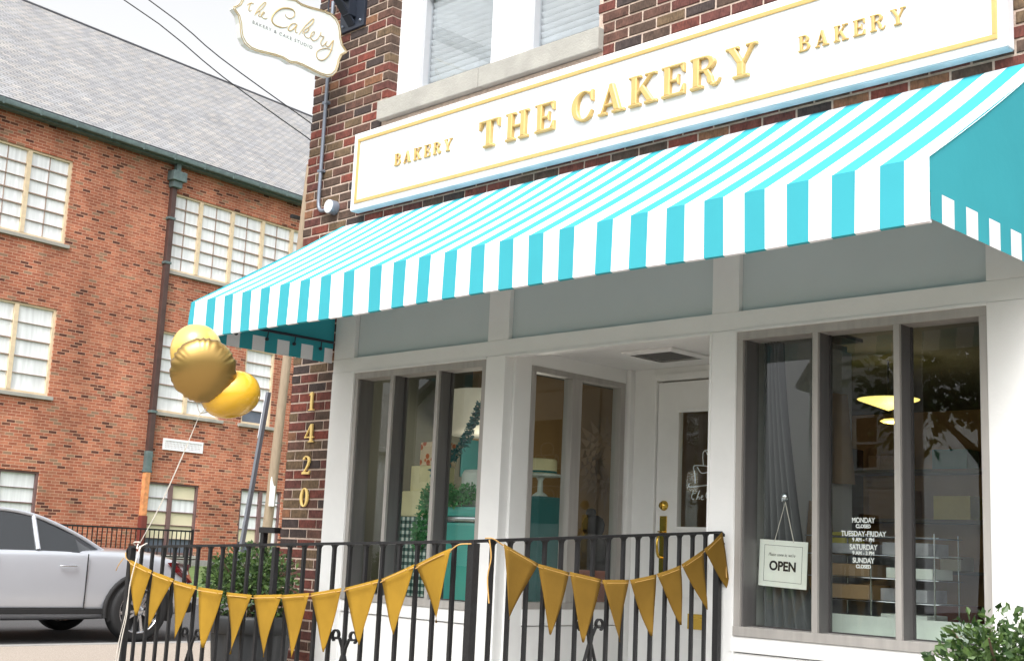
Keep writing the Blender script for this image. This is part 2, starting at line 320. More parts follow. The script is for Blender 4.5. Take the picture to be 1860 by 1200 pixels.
    def build(s, name, mats, parent=None, **k):
        me = bpy.data.meshes.new(name); me.from_pydata(s.v, [], s.f)
        for mm in (mats if isinstance(mats, (list, tuple)) else [mats]): me.materials.append(M_[mm])
        me.polygons.foreach_set('material_index', s.m); me.polygons.foreach_set('use_smooth', s.sm); me.update()
        o = bpy.data.objects.new(name, me); COL.objects.link(o)
        if parent: o.parent = parent
        if k: tag(o, **k)
        return o
def tag(o, label=None, cat=None, group=None, kind=None):
    if label: o['label'] = label
    if cat: o['category'] = cat
    if group: o['group'] = group
    if kind: o['kind'] = kind
    return o
def thing(name, label, cat, loc=(0, 0, 0), rz=0, group=None):
    o = bpy.data.objects.new(name, None); COL.objects.link(o); o.location = loc; o.rotation_euler.z = rz; o.empty_display_size = .1
    return tag(o, label, cat, group)
def copy_tree(o, parent=None):
    c = o.copy(); COL.objects.link(c); c.parent = parent
    for ch in list(o.children): copy_tree(ch, c)
    return c
def boxes(name, mt, parent, L, bev=0, **k):
    b = MB()
    for q in L: b.box(*q, bev=bev)
    return b.build(name, mt, parent, **k)
def smooth_line(P, k=4):
    P = [Vector(p) for p in P]; out = []
    for i in range(len(P)-1):
        a, b, c, d = P[max(i-1, 0)], P[i], P[i+1], P[min(i+2, len(P)-1)]
        for j in range(k):
            t = j/k; out.append(.5*((2*b)+(c-a)*t+(2*a-5*b+4*c-d)*t*t+(3*b-a-3*c+d)*t**3))
    out.append(P[-1]); return out
def text_mesh(name, txt, mt, parent, mtx, size, width=None, depth=.0004, bold=0, spacing=1, **k):
    cu = bpy.data.curves.new(name, 'FONT'); cu.body = txt; cu.size = size; cu.align_x = 'CENTER'; cu.extrude = depth; cu.offset = bold; cu.space_character = spacing
    t = bpy.data.objects.new(name+'_tmp', cu); COL.objects.link(t); dg = bpy.context.evaluated_depsgraph_get()
    me = bpy.data.meshes.new_from_object(t.evaluated_get(dg)); bpy.data.objects.remove(t); bpy.data.curves.remove(cu)
    xs = [v.co.x for v in me.vertices]; sx = width/(max(xs)-min(xs)) if width else 1
    me.transform(mtx @ Matrix.Scale(sx, 4, (1, 0, 0))); me.materials.clear(); me.materials.append(M_[mt]); me.name = name
    o = bpy.data.objects.new(name, me); COL.objects.link(o); o.parent = parent
    if k: tag(o, **k)
    return o
def frame_mtx(o, r, u):
    r, u = Vector(r).normalized(), Vector(u).normalized(); n = r.cross(u); M = Matrix.Identity(4)
    for i in range(3): M[i][0] = r[i]; M[i][1] = u[i]; M[i][2] = n[i]; M[i][3] = o[i]
    return M

# ------------------------------------------------------------------ serif glyphs (cap height 1)
def R_(x0, y0, x1, y1): return [(x0, y0), (x1, y0), (x1, y1), (x0, y1)]
def ring(cx, cy, ox, oy, ix, iy, a0, a1, n=14, idx=0, idy=0):
    o = [(cx+ox*math.cos(D2R(a0+(a1-a0)*i/n)), cy+oy*math.sin(D2R(a0+(a1-a0)*i/n))) for i in range(n+1)]
    q = [(cx+idx+ix*math.cos(D2R(a0+(a1-a0)*i/n)), cy+idy+iy*math.sin(D2R(a0+(a1-a0)*i/n))) for i in range(n+1)]
    return o+q[::-1]
G = {
 'T': (.86, [R_(.33, .06, .53, .94), R_(.2, 0, .66, .08), [(0, .92), (.86, .92), (.86, 1), (0, 1)], [(0, .92), (0, .68), (.05, .68), (.14, .92)], [(.86, .92), (.72, .92), (.81, .68), (.86, .68)]]),
 'H': (.92, [R_(.1, .06, .29, .94), R_(.63, .06, .82, .94), R_(0, 0, .39, .08), R_(.53, 0, .92, .08), R_(0, .92, .39, 1), R_(.53, .92, .92, 1), R_(.29, .46, .63, .54)]),
 'E': (.78, [R_(.1, .06, .29, .94), R_(0, .92, .74, 1), R_(0, 0, .76, .08), [(.74, .92), (.6, .92), (.69, .7), (.74, .7)], [(.76, .08), (.6, .08), (.71, .32), (.76, .32)], R_(.29, .46, .5, .54), [(.46, .5), (.53, .34), (.56, .34), (.56, .67), (.53, .67)]]),
 'C': (.82, [ring(.44, .5, .44, .52, .25, .45, 50, 310, 22, .03), [(.70, .70), (.72, .62), (.78, .62), (.78, 1), (.74, 1), (.66, .9)], [(.72, .1), (.78, .3), (.73, .32), (.62, .14)]]),
 'A': (.94, [[(.12, .06), (.19, .06), (.47, .94), (.44, 1), (.38, .86)], [(.6, .06), (.82, .06), (.54, 1), (.40, 1), (.38, .86)], R_(.22, .27, .66, .34), R_(0, 0, .31, .08), R_(.5, 0, .94, .08)]),
 'K': (.96, [R_(.1, .06, .29, .94), R_(0, 0, .4, .08), R_(0, .92, .4, 1), [(.29, .34), (.29, .46), (.68, .93), (.77, .93)], [(.38, .5), (.5, .65), (.86, .06), (.64, .06)], R_(.53, 0, .96, .08), R_(.54, .92, .92, 1)]),
 'R': (.94, [R_(.1, .06, .29, .94), R_(0, 0, .4, .08), R_(0, .92, .44, 1), ring(.42, .755, .36, .245, .17, .17, -90, 90), R_(.28, .51, .43, .585), [(.40, .53), (.57, .55), (.70, .30), (.73, .1), (.60, .06), (.54, .14), (.53, .3)], [(.60, .06), (.68, -.01), (.80, -.01), (.90, .08), (.94, .2), (.90, .2), (.84, .1), (.76, .08), (.73, .14)]]),
 'Y': (.94, [R_(.37, .06, .56, .46), R_(.23, 0, .70, .08), [(.37, .44), (.56, .44), (.30, .94), (.08, .94)], [(.47, .42), (.56, .42), (.84, .94), (.76, .94)], R_(0, .92, .39, 1), R_(.61, .92, .94, 1)]),
 'B': (.82, [R_(.1, .06, .29, .94), R_(0, 0, .42, .08), R_(0, .92, .4, 1), R_(.28, .49, .43, .56), ring(.40, .75, .31, .25, .13, .17, -90, 90), ring(.42, .275, .37, .275, .18, .2, -90, 90)]),
 '1': (.5, [R_(.17, .06, .33, 1), R_(.04, 0, .46, .06), [(.02, .82), (.17, .86), (.17, 1), (.1, .9)]]),
 '4': (.7, [R_(.42, .06, .58, 1), R_(.3, 0, .7, .06), [(0, .26), (.08, .26), (.42, .84), (.42, 1)], R_(0, .24, .7, .31)]),
 '2': (.62, [ring(.3, .72, .28, .28, .13, .21, -35, 165, 14), [(.04, .06), (.22, .1), (.52, .52), (.50, .64), (.40, .58), (.26, .3)], [(.02, 0), (.56, 0), (.62, .2), (.57, .2), (.5, .13), (.04, .13)]]),
 '0': (.6, [ring(.3, .5, .3, .51, .13, .44, 90, 270), ring(.3, .5, .3, .51, .13, .44, -90, 90)]),
}
def glyph(ch, o, r, u, size, h, b, parent, mt, name='letter', wide=1, **k):
    m_ = MB(); r, u = Vector(r)*size*wide, Vector(u)*size
    for i, p in enumerate(G[ch][1]): m_.prism(p, o, r, u, h-.0006*i*(h/.02), b=b)
    return m_.build(name, mt, parent, **k)

# ================================================================== GROUND
ZP = .02
b = MB(); b.add([(-150, -150, -.03), (150, -150, -.03), (150, 150, -.03), (-150, 150, -.03)], [(0, 1, 2, 3)]); b.build('ground', 'grass', kind='structure')
boxes('sidewalk', 'aggregate', None, [(-5.0, 26, -7.2, 0, -.2, -.002), (-5.0, -.02, 0, 30, -.2, -.002)], kind='structure')
boxes('kerb', 'concrete', None, [(-5.16, -5.0, -7.2, 30, -.2, .004), (-5.16, 26, -7.36, -7.2, -.2, .004)], bev=.02, kind='structure')
boxes('side_street', 'asphalt', None, [(-12.5, -5.16, -40, 40, -.2, -.02)], kind='structure')
boxes('front_street', 'asphalt', None, [(-60, -12.5, -15, -7.36, -.2, -.02), (-5.16, 60, -15, -7.36, -.2, -.02)], kind='structure')
boxes('porch_floor', 'concrete', None, [(1.0, 5.6, -1.85, -.01, -.0, .14), (2.2, 3.75, -.01, 1.2, 0, .2)], bev=.01, kind='structure')
b = MB(); b.add([(-12.5, -30, 0), (-12.5, 40, 0), (-15, 40, .35), (-15, -30, .35), (-25, 40, .62), (-25, -30, .62)], [(0, 1, 2, 3), (3, 2, 4, 5)]); b.build('lawn_bank', 'grass', kind='structure')
boxes('far_kerb', 'concrete', None, [(-12.62, -12.45, -30, 40, -.1, .1)], bev=.02, kind='structure')

# ================================================================== BAKERY BUILDING
SH = thing('bakery_building', 'dark red brick shop with white storefront, glazed windows and recessed door', 'building')
WZ = 6.6
# mortar backing with openings (pier left, pier right, upper wall with window hole)
boxes('mortar_bed', 'mortar', SH, [(.006, .487, .006, .3, 0, 3.32), (5.45, 8, .006, .3, 0, 3.32), (.006, 8, .006, .3, 3.32, 4.03), (.006, .872, .006, .3, 4.03, WZ), (2.82, 8, .006, .3, 4.03, WZ), (.872, 2.82, .006, .3, 5.75, WZ)])
b = MB(); ch, bl = .0677, .2032
def brick(b, x0, x1, z0, z1):
    d = random.uniform(-.002, .0015); e = .003
    j = lambda: random.uniform(-.0012, .0012)
    f = [(x0+e+j(), d, z0+e+j()), (x1-e+j(), d, z0+e+j()), (x1-e+j(), d, z1-e+j()), (x0+e+j(), d, z1-e+j())]
    g = [(x0, d+e, z0), (x1, d+e, z0), (x1, d+e, z1), (x0, d+e, z1)]
    h = [(x0, .1, z0), (x1, .1, z0), (x1, .1, z1), (x0, .1, z1)]
    fs = [(0, 1, 2, 3)]+[(4+i, 4+(i+1) % 4, (i+1) % 4, i) for i in range(4)]+[(8+i, 8+(i+1) % 4, 4+(i+1) % 4, 4+i) for i in range(4)]
    b.add(f+g+h, fs)
jt = .0125
for k in range(int(WZ/ch)):
    z0 = k*ch+.004+jt/2; z1 = z0+ch-jt
    if z1 < 3.33: spans = [(.0, .487), (5.45, 8)]
    elif z0 < 4.03: spans = [(0, 8)]
    elif z0 < 5.75: spans = [(0, .878), (2.815, 8)]
    else: spans = [(0, 8)]
    if 4.03-.06 < z1 and z0 < 4.17: spans = [(0, .83), (2.86, 8)]
    off = (k % 2)*bl/2
    for a, c in spans:
        n0 = int((a-off)/bl)-1
        x = off+n0*bl
        while x < c:
            p, q = max(x+jt/2, a if a > 0 else 0), min(x+bl-jt/2, c)
            if q-p > .025: brick(b, p, q, z0, z1)
            x += bl
b.build('brick_wall', 'brick', SH)
boxes('side_wall', 'sidebrick', SH, [(0.002, .006, .1, 9, 0, WZ)])
boxes('roof', 'concrete', SH, [(0, 8, .0, 9, WZ, WZ+.12)])
# storefront carpentry
FZ0, FZ1 = 2.285, 2.38
boxes('fascia_panel', 'panel', SH, [(.487, 5.45, .03, .12, 2.38, 3.32)])
boxes('fascia_frame', 'white', SH, [(.487, .707, -.005, .03, 2.38, 3.32), (2.015, 2.191, -.005, .03, 2.38, 3.32), (3.676, 3.84, -.005, .03, 2.38, 3.32), (5.13, 5.45, -.005, .03, 2.38, 3.32), (.487, 5.45, -.005, .12, 2.285, 2.38)], bev=.004)
for n_, q in (('corner_board', (.487, .737, -.008, .12, .14, 2.285)), ('pillar', (2.013, 2.18, -.008, .06, .14, 2.285)), ('pillar', (3.673, 3.832, -.008, .12, .14, 2.285)), ('corner_board', (5.13, 5.45, -.008, .12, .14, 2.285))):
    boxes(n_, 'white', SH, [q], bev=.005)
boxes('pillar_trim', 'white', SH, [(2.163, 2.183, -.014, .01, .14, 2.27)], bev=.002); boxes('pillar_trim', 'white', SH, [(3.668, 3.682, -.013, .01, .14, 2.27)], bev=.002); boxes('window_casing', 'white', SH, [(.715, .735, -.014, .01, .70, 2.27)], bev=.002); boxes('window_casing', 'white', SH, [(3.812, 3.830, -.013, .01, .70, 2.27)], bev=.002)
boxes('beam_bead', 'white', SH, [(2.18, 3.673, -.012, .02, 2.272, 2.285), (.737, 2.013, -.012, .02, 2.272, 2.285), (3.832, 5.13, -.012, .02, 2.272, 2.285)])
def stall(x0, x1):
    b = MB(); b.box(x0, x1, .01, .12, .14, .695, bev=.003); b.box(x0, x1, -.002, .12, .7, .775, bev=.004)
    n = max(1, round((x1-x0)/.43)); 
    for i in range(1, n): xx = x0+(x1-x0)*i/n; b.box(xx-.012, xx+.012, .004, .03, .14, .69, bev=.003)
    b.build('stall_riser', 'white', SH)
stall(.737, 2.013); stall(3.832, 5.13)
def window(x0, x1, z0, z1, mull, y=-.004, gl=.105):
    W = boxes('window_frame', 'taupe', SH, [(x0, x1, y, gl+.02, z1-.042, z1), (x0, x1, y-.006, gl+.02, z0, z0+.045), (x0, x0+.036, y, gl+.02, z0+.045, z1-.042), (x1-.036, x1, y, gl+.02, z0+.045, z1-.042)], bev=.003)
    for m0, m1 in mull:
        boxes('mullion', 'taupe', W, [(m0, m0+.030, y-.003, .012, z0+.045, z1-.042)], bev=.003)
        boxes('mullion_web', 'bronze', W, [(m0+.002, m0+.032, .0125, gl+.02, z0+.045, z1-.042)])
    boxes('mullion_web', 'bronze', W, [(x0+.036, x0+.046, .012, gl+.02, z0+.045, z1-.042)])
    e = [x0+.036]+[v for p in mull for v in (p[0]+.002, p[0]+.032)]+[x1-.036]
    g = MB()
    for i in range(0, len(e), 2):
        g.box(e[i], e[i+1], gl-.012, gl-.002, z0+.045, z0+.052); g.box(e[i], e[i]+.008, gl-.014, gl-.002, z0+.052, z1-.042); g.box(e[i+1]-.008, e[i+1], gl-.014, gl-.002, z0+.052, z1-.042)
    g.build('glazing_bead', 'dark', W)
    for i in range(0, len(e), 2):
        p = MB(); p.add([(e[i], gl, z0+.045), (e[i+1], gl, z0+.045), (e[i+1], gl, z1-.042), (e[i], gl, z1-.042)], [(0, 1, 2, 3)]); p.build('pane', 'glass', W)
    return W
window(.737, 2.013, .776, 2.272, [(1.115, 1.163), (1.562, 1.610)])
WR = window(3.832, 5.13, .776, 2.272, [(4.268, 4.312), (4.69, 4.735)])
# recess: left wall (x = 2.2), ceiling, back wall with door, right wall
CZ = 2.34
boxes('recess_ceiling', 'white', SH, [(2.18, 3.76, .06, 1.2, CZ, CZ+.04)])
boxes('recess_side', 'white', SH, [(2.155, 2.2, .06, .2, .14, CZ), (2.155, 2.2, 1.09, 1.2, .14, CZ), (2.155, 2.2, .2, 1.09, 2.25, CZ), (2.155, 2.2, .2, 1.09, .2, .70), (2.155, 2.208, .2, 1.09, .705, .8)], bev=.003)
boxes('corner_trim', 'white', SH, [(2.2, 2.235, 1.1, 1.15, .2, CZ)], bev=.01)
W = boxes('window_frame', 'taupe', SH, [(2.13, 2.204, .2, 1.09, 2.215, 2.25), (2.13, 2.21, .2, 1.09, .8, .84), (2.13, 2.204, .2, .24, .84, 2.215), (2.13, 2.204, 1.045, 1.09, .84, 2.215)], bev=.003)
boxes('mullion', 'taupe', W, [(2.13, 2.207, .57, .66, .84, 2.215)], bev=.004)
for y0, y1 in ((.24, .57), (.66, 1.045)):
    p = MB(); p.add([(2.165, y0, .84), (2.165, y1, .84), (2.165, y1, 2.215), (2.165, y0, 2.215)], [(0, 1, 2, 3)]); p.build('pane', 'glass', W)
boxes('recess_side', 'white', SH, [(3.75, 3.79, .12, 1.2, .14, CZ)], bev=.003)
boxes('door_wall', 'white', SH, [(2.2, 2.39, 1.15, 1.2, .2, CZ), (3.37, 3.75, 1.15, 1.2, .2, CZ), (2.39, 3.37, 1.15, 1.2, 2.29, CZ)], bev=.003)
DF = boxes('door_frame', 'white', SH, [(2.385, 2.425, 1.13, 1.2, .2, 2.30), (3.335, 3.375, 1.13, 1.2, .2, 2.30), (2.425, 3.335, 1.13, 1.2, 2.255, 2.30)], bev=.004)
DR = boxes('door', 'white', SH, [(2.43, 2.60, 1.15, 1.19, .21, 2.245), (3.16, 3.33, 1.15, 1.19, .21, 2.245), (2.60, 3.16, 1.15, 1.19, 2.05, 2.245), (2.60, 3.16, 1.15, 1.19, .21, 1.326)], bev=.002)
boxes('lite_frame', 'white', DR, [(2.585, 2.605, 1.138, 1.15, 1.31, 2.065), (3.155, 3.175, 1.138, 1.15, 1.31, 2.065), (2.605, 3.155, 1.138, 1.15, 2.045, 2.065), (2.605, 3.155, 1.138, 1.15, 1.31, 1.33)], bev=.003)
boxes('door_panel', 'white', DR, [(2.62, 3.14, 1.14, 1.15, .4, .66), (2.62, 3.14, 1.14, 1.15, .9, 1.22)], bev=.004)
p = MB(); p.add([(2.6, 1.165, 1.326), (3.16, 1.165, 1.326), (3.16, 1.165, 2.05), (2.6, 1.165, 2.05)], [(0, 1, 2, 3)]); p.build('door_glass', 'glass', DR)
b = MB(); b.lathe([(0, -.028), (.022, -.028), (.026, -.012), (.031, -.010), (.032, 0)], (2.496, 1.15, 1.46), 24, axis=(0, 1, 0)); b.box(2.492, 2.5, 1.112, 1.13, 1.448, 1.472, bev=.002); b.build('deadbolt', 'brass', DR)
b = MB(); b.box(2.468, 2.522, 1.143, 1.15, 1.04, 1.395, bev=.003); b.tube(smooth_line([(2.496, 1.143, 1.285), (2.496, 1.10, 1.275), (2.496, 1.085, 1.21), (2.496, 1.10, 1.145), (2.496, 1.143, 1.135)]), .009, 8)
b.box(2.478, 2.514, 1.11, 1.143, 1.292, 1.300, bev=.002); b.build('door_handle', 'brass', DR)
b = MB(); b.box(2.70, 3.0, 1.142, 1.15, .715, .806, bev=.003); b.box(2.72, 2.98, 1.136, 1.142, .735, .786, bev=.004); b.build('mail_slot', 'brass', DR)
# door decal: tiered cake sketch and script
b = MB(); y = 1.169
def dl(pts, r=.0032): b.tube(smooth_line([(x, y, z) for x, z in pts]), r, 5)
X0 = 2.885
dl([(X0-.21, 1.60), (X0-.215, 1.585), (X0-.19, 1.578), (X0, 1.592), (X0+.19, 1.578), (X0+.215, 1.585), (X0+.21, 1.60)])
dl([(X0-.165, 1.60), (X0-.17, 1.66), (X0-.18, 1.70), (X0-.15, 1.712), (X0, 1.70), (X0+.15, 1.712), (X0+.18, 1.70), (X0+.17, 1.60)])
dl([(X0-.105, 1.712), (X0-.11, 1.77), (X0-.10, 1.80), (X0-.05, 1.806), (X0+.05, 1.80), (X0+.11, 1.80), (X0+.105, 1.71)])
dl([(X0-.055, 1.806), (X0-.06, 1.86), (X0-.03, 1.885), (X0+.03, 1.885), (X0+.06, 1.86), (X0+.055, 1.80)])
dl([(X0-.15, 1.70), (X0-.12, 1.665), (X0-.07, 1.67), (X0-.03, 1.70), (X0+.03, 1.665), (X0+.1, 1.67), (X0+.14, 1.7)])
dl([(X0-.09, 1.80), (X0-.06, 1.765), (X0, 1.775), (X0+.04, 1.8)])
for s_, o_ in (('t', 0), ('h', .035), ('e', .07)):
    q = {'t': [(.012, .05), (.0, .02), (.008, 0), (.02, .006)], 'h': [(0, 0), (.02, .04), (.026, .055), (.016, .04), (.004, .0), (.014, .018), (.022, .016), (.022, 0)], 'e': [(0, .01), (.016, .018), (.01, .026), (.0, .01), (.01, 0), (.022, .004)]}[s_]
    dl([(X0-.19+o_+a, 1.50+c) for a, c in q], .0026)
dl([(X0-.185, 1.535), (X0-.16, 1.54)], .0026)
dl([(X0-.03, 1.555), (X0-.045, 1.565), (X0-.07, 1.55), (X0-.08, 1.52), (X0-.06, 1.50), (X0-.03, 1.51)], .003)
for i_ in range(5):
    xx = X0-.02+i_*.04; dl([(xx, 1.505), (xx+.012, 1.53), (xx+.024, 1.515), (xx+.02, 1.5), (xx+.038, 1.508)], .0026)
b.build('door_decal', 'whiteink', DR)
# hours lettering, inside face of the middle pane of the right window
HX = 4.484
for txt, zb, sz, wd in (('MONDAY', 1.333, .026, .118), ('CLOSED', 1.309, .018, .076), ('TUESDAY-FRIDAY', 1.271, .026, .232), ('9 AM - 6 PM', 1.247, .018, .112), ('SATURDAY', 1.210, .026, .142), ('9 AM - 3 PM', 1.186, .018, .112), ('SUNDAY', 1.149, .026, .112), ('CLOSED', 1.125, .018, .076)):
    text_mesh('hours_lettering', txt, 'whiteink', WR, frame_mtx((HX-.012, .1062, zb), (1, 0, 0), (0, 0, 1)), sz*1.28, wd, bold=.0009)
# upper window
boxes('window_sill', 'stone', SH, [(.83, 1.845, -.045, .2, 4.035, 4.17), (1.848, 2.86, -.045, .2, 4.035, 4.17)], bev=.006)
UW = boxes('upper_window', 'vinyl', SH, [(.853, .96, .085, .3, 4.17, 5.75), (2.80, 2.83, .085, .3, 4.17, 5.75), (1.83, 2.03, .075, .3, 4.17, 5.75), (.96, 2.80, .085, .3, 5.66, 5.75), (.96, 1.83, .09, .3, 4.17, 4.20), (2.03, 2.8, .09, .3, 4.17, 4.20)], bev=.004)
for x0, x1 in ((.96, 1.83), (2.03, 2.80)):
    SB = boxes('sash', 'sash', UW, [(x0+.02, x0+.11, .15, .22, 4.2, 5.66), (x1-.05, x1, .16, .22, 4.2, 5.66), (x0+.11, x1-.05, .16, .22, 4.2, 4.235), (x0+.11, x1-.05, .16, .22, 4.95, 5.0)], bev=.004)
    boxes('sash_track', 'vinyl', SB, [(x0+.012, x0+.03, .13, .16, 4.2, 5.66), (x0+.05, x0+.066, .135, .15, 4.2, 5.66)], bev=.002)
    p = MB(); p.add([(x0+.11, .2, 4.235), (x1-.05, .2, 4.235), (x1-.05, .2, 5.66), (x0+.11, .2, 5.66)], [(0, 1, 2, 3)]); p.build('pane', 'glass2', UW)
    bl_ = MB()
    z = 4.24
    while z < 5.64:
        bl_.add([(x0+.07, .232, z), (x1-.03, .232, z), (x1-.03, .214, z+.034), (x0+.07, .214, z+.034)], [(0, 1, 2, 3)]); z += .046
    bl_.build('venetian_blind', 'blindslat', UW)
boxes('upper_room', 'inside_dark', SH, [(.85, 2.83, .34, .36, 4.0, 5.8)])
# interior shell
boxes('interior_wall', 'inside_wall', SH, [(.05, .09, 1.7, 6.0, .1, 2.75), (.05, 7.0, 6.0, 6.05, .1, 2.75)])
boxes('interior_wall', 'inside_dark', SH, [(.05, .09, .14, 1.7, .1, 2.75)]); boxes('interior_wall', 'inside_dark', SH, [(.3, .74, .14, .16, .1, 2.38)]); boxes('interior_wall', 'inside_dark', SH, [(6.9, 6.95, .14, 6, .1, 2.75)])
boxes('interior_floor', 'inside_floor', SH, [(.05, 7, .14, 6.0, .1, .16)])
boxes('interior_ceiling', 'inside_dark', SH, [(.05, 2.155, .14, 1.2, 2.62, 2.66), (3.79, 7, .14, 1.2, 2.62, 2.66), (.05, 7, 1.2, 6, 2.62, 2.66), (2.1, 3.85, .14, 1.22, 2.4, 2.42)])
boxes('window_ledge', 'whiteice', SH, [(3.86, 5.1, .14, .42, .78, .80), (3.86, 5.1, .40, .42, .80, .90)])

# ================================================================== AWNING
AX0, AX1, AY, AZT, AZF, AZH = .46, 5.44, -1.14, 3.325, 2.592, 2.350
st = [(.452, .524), (.662, .76), (.858, .952), (1.05, 1.149), (1.247, 1.342), (1.442, 1.539), (1.64, 1.733), (1.832, 1.927), (2.039, 2.133), (2.264, 2.365), (2.46, 2.561), (2.661, 2.754), (2.857, 2.951), (3.05, 3.147), (3.247, 3.342), (3.442, 3.538), (3.637, 3.731), (3.865, 3.959), (4.059, 4.154), (4.255, 4.351), (4.45, 4.546), (4.648, 4.745), (4.846, 4.945), (5.045, 5.144), (5.246, 5.343)]
AW = thing('awning', 'turquoise and white striped canvas awning over the storefront', 'awning', (2.95, 0, 2.35))
AW.location = (0, 0, 0)
edges = [AX0]; cols = []
for a, c in st:
    a = max(a, AX0)
    if a > edges[-1]+1e-6: edges.append(a); cols.append(1)
    edges.append(c); cols.append(0)
edges.append(AX1); cols.append(1)
b = MB(); NY = 10
for i, cI in enumerate(cols):
    x0, x1 = edges[i], edges[i+1]
    for k in range(NY):
        def pt(x, t):
            sag = -.012*math.sin(math.pi*t)*(1-.25*math.cos(x*3.9))
            return (x, AY*t, AZT+(AZF-AZT)*t+sag+.012*(1-t))
        t0, t1 = k/NY, (k+1)/NY
        b.add([pt(x0, t0), pt(x0, t1), pt(x1, t1), pt(x1, t0)], [(0, 1, 2, 3)], cI, True)
b.build('canopy_top', ['cyan', 'canvas'], AW)
b = MB(); NZ = 4
for i, cI in enumerate(cols):
    x0, x1 = edges[i], edges[i+1]
    for k in range(NZ):
        def pv(x, t): return (x+(.02*(1-t)**4 if x == AX0 else 0), AY-.004-.006*math.sin(x*5.1)*t, AZF+(AZH-AZF)*t+.004*math.sin(x*2.3)*t)
        t0, t1 = k/NZ, (k+1)/NZ
        b.add([pv(x0, t0), pv(x0, t1), pv(x1, t1), pv(x1, t0)], [(0, 1, 2, 3)], cI, True)
    e = .014; p0, p1 = pv(x0, 1), pv(x1, 1); b.add([p0, (p0[0], p0[1]+e, p0[2]-.004), (p1[0], p1[1]+e, p1[2]-.004), p1], [(0, 1, 2, 3)], cI)
    b.add([(p0[0], p0[1]+e, p0[2]-.004), (p0[0], p0[1]+e, p0[2]+.06), (p1[0], p1[1]+e, p1[2]+.06), (p1[0], p1[1]+e, p1[2]-.004)], [(0, 1, 2, 3)], cI)
b.build('front_valance', ['cyan', 'canvas'], AW)
ys = [0]
while ys[-1] > AY: ys.append(max(AY, ys[-1]-(.07 if len(ys) == 1 else .098)))
for xa, xw in ((AX0, AX0+.004), (AX1, AX1-.004)):
    b = MB()
    for i in range(len(ys)-1): b.add([(xa, ys[i], AZH+.01), (xa, ys[i+1], AZH+.01), (xa, ys[i+1], AZH+.12), (xa, ys[i], AZH+.12)], [(0, 1, 2, 3)], (i+1) % 2)
    b.build('side_valance', ['cyan', 'canvas'], AW)
    b = MB(); b.add([(xw, 0, AZH+.11), (xw, AY, AZH+.11), (xw, AY, AZF), (xw, 0, AZT)], [(0, 1, 2, 3)]); b.build('side_wing', 'cyan', AW)
b = MB()
for x in (AX0+.03, 1.3, 2.2, 3.0, 3.8, 4.6, AX1-.03):
    b.tube([(x, -.02, AZT-.05), (x, AY+.03, AZF-.03)], .012, 6)
for x in (AX0+.03, AX1-.03): b.tube([(x, -.02, AZH+.15), (x, AY+.03, AZH+.15)], .010, 6)
b.tube([(AX0+.03, AY+.03, AZF-.035), (AX1-.03, AY+.03, AZF-.035)], .014, 6)
b.build('steel_frame', 'bracket', AW)
for y in (-.12, -.34, -.56, -.80, -1.0):
    b = MB(); b.tube([(AX0+.03, y, AZH+.15), (AX0+.025, y, AZH+.10)], .004, 5); b.lathe([(0, -.006), (.012, -.006), (.012, .006), (0, .006)], (AX0+.02, y, AZH+.095), 10, axis=(1, 0, 0)); b.build('hook', 'bracket', AW)

for x in (2.193, 2.206, 3.792, 3.804):
    b = MB()
    b.add([(x, AY-.0125, AZF-.004), (x, AY-.0125, AZH+.004), (x+.0022, AY-.0125, AZH+.004), (x+.0022, AY-.0125, AZF-.004)], [(0, 1, 2, 3)]); b.build('seam', 'stitch', AW)
# ================================================================== MAIN SIGN
SG = thing('shop_sign', 'long white signboard with raised gold capitals reading THE CAKERY above the awning', 'sign', (0, 0, 0))
sx0, sx1, sz0, sz1, sy = .655, 5.285, 3.402, 3.955, -.082
b = MB(); b.box(sx0, sx1, sy, -.012, sz0+.002, sz1, bev=.004); b.box(sx0+.004, sx1-.004, sy+.006, -.014, sz0-.003, sz0+.001, mi=1); b.build('board', ['signw', 'signedge'], SG)
b = MB(); i0, wd = .043, .024
for q in [(sx0+i0, sx1-i0, sz1-i0-wd, sz1-i0), (sx0+i0, sx1-i0, sz0+i0, sz0+i0+wd)]: b.box(q[0], q[1], sy-.008, sy+.001, q[2], q[3], bev=.005)
for q in [(sx0+i0, sx0+i0+wd), (sx1-i0-wd, sx1-i0)]: b.box(q[0], q[1], sy-.0075, sy+.001, sz0+i0+wd, sz1-i0-wd, bev=.005)
b.build('gold_border', 'gold', SG)
b = MB(); b.box(sx0+i0+wd, sx1-i0-wd, sy-.002, sy, sz0+i0+wd, sz1-i0-wd); 
def word(txt, x0, x1, zb, cap, h, bv, wide=1.0):
    W_ = sum(G[c][0] for c in txt)*cap*wide; g = (x1-x0-W_)/(len(txt)-1); x = x0
    for c in txt:
        glyph(c, (x, sy-.001, zb), (1, 0, 0), (0, 0, 1), cap, h, bv, SG, 'gold', wide=wide); x += G[c][0]*cap*wide+g
word('THE', 1.945, 2.59, 3.586, .176, .028, .005, 1.17); word('CAKERY', 2.725, 3.995, 3.586, .176, .028, .005, 1.17)
word('BAKERY', 1.115, 1.685, 3.637, .083, .014, .0022); word('BAKERY', 4.235, 4.81, 3.637, .083, .014, .0022)

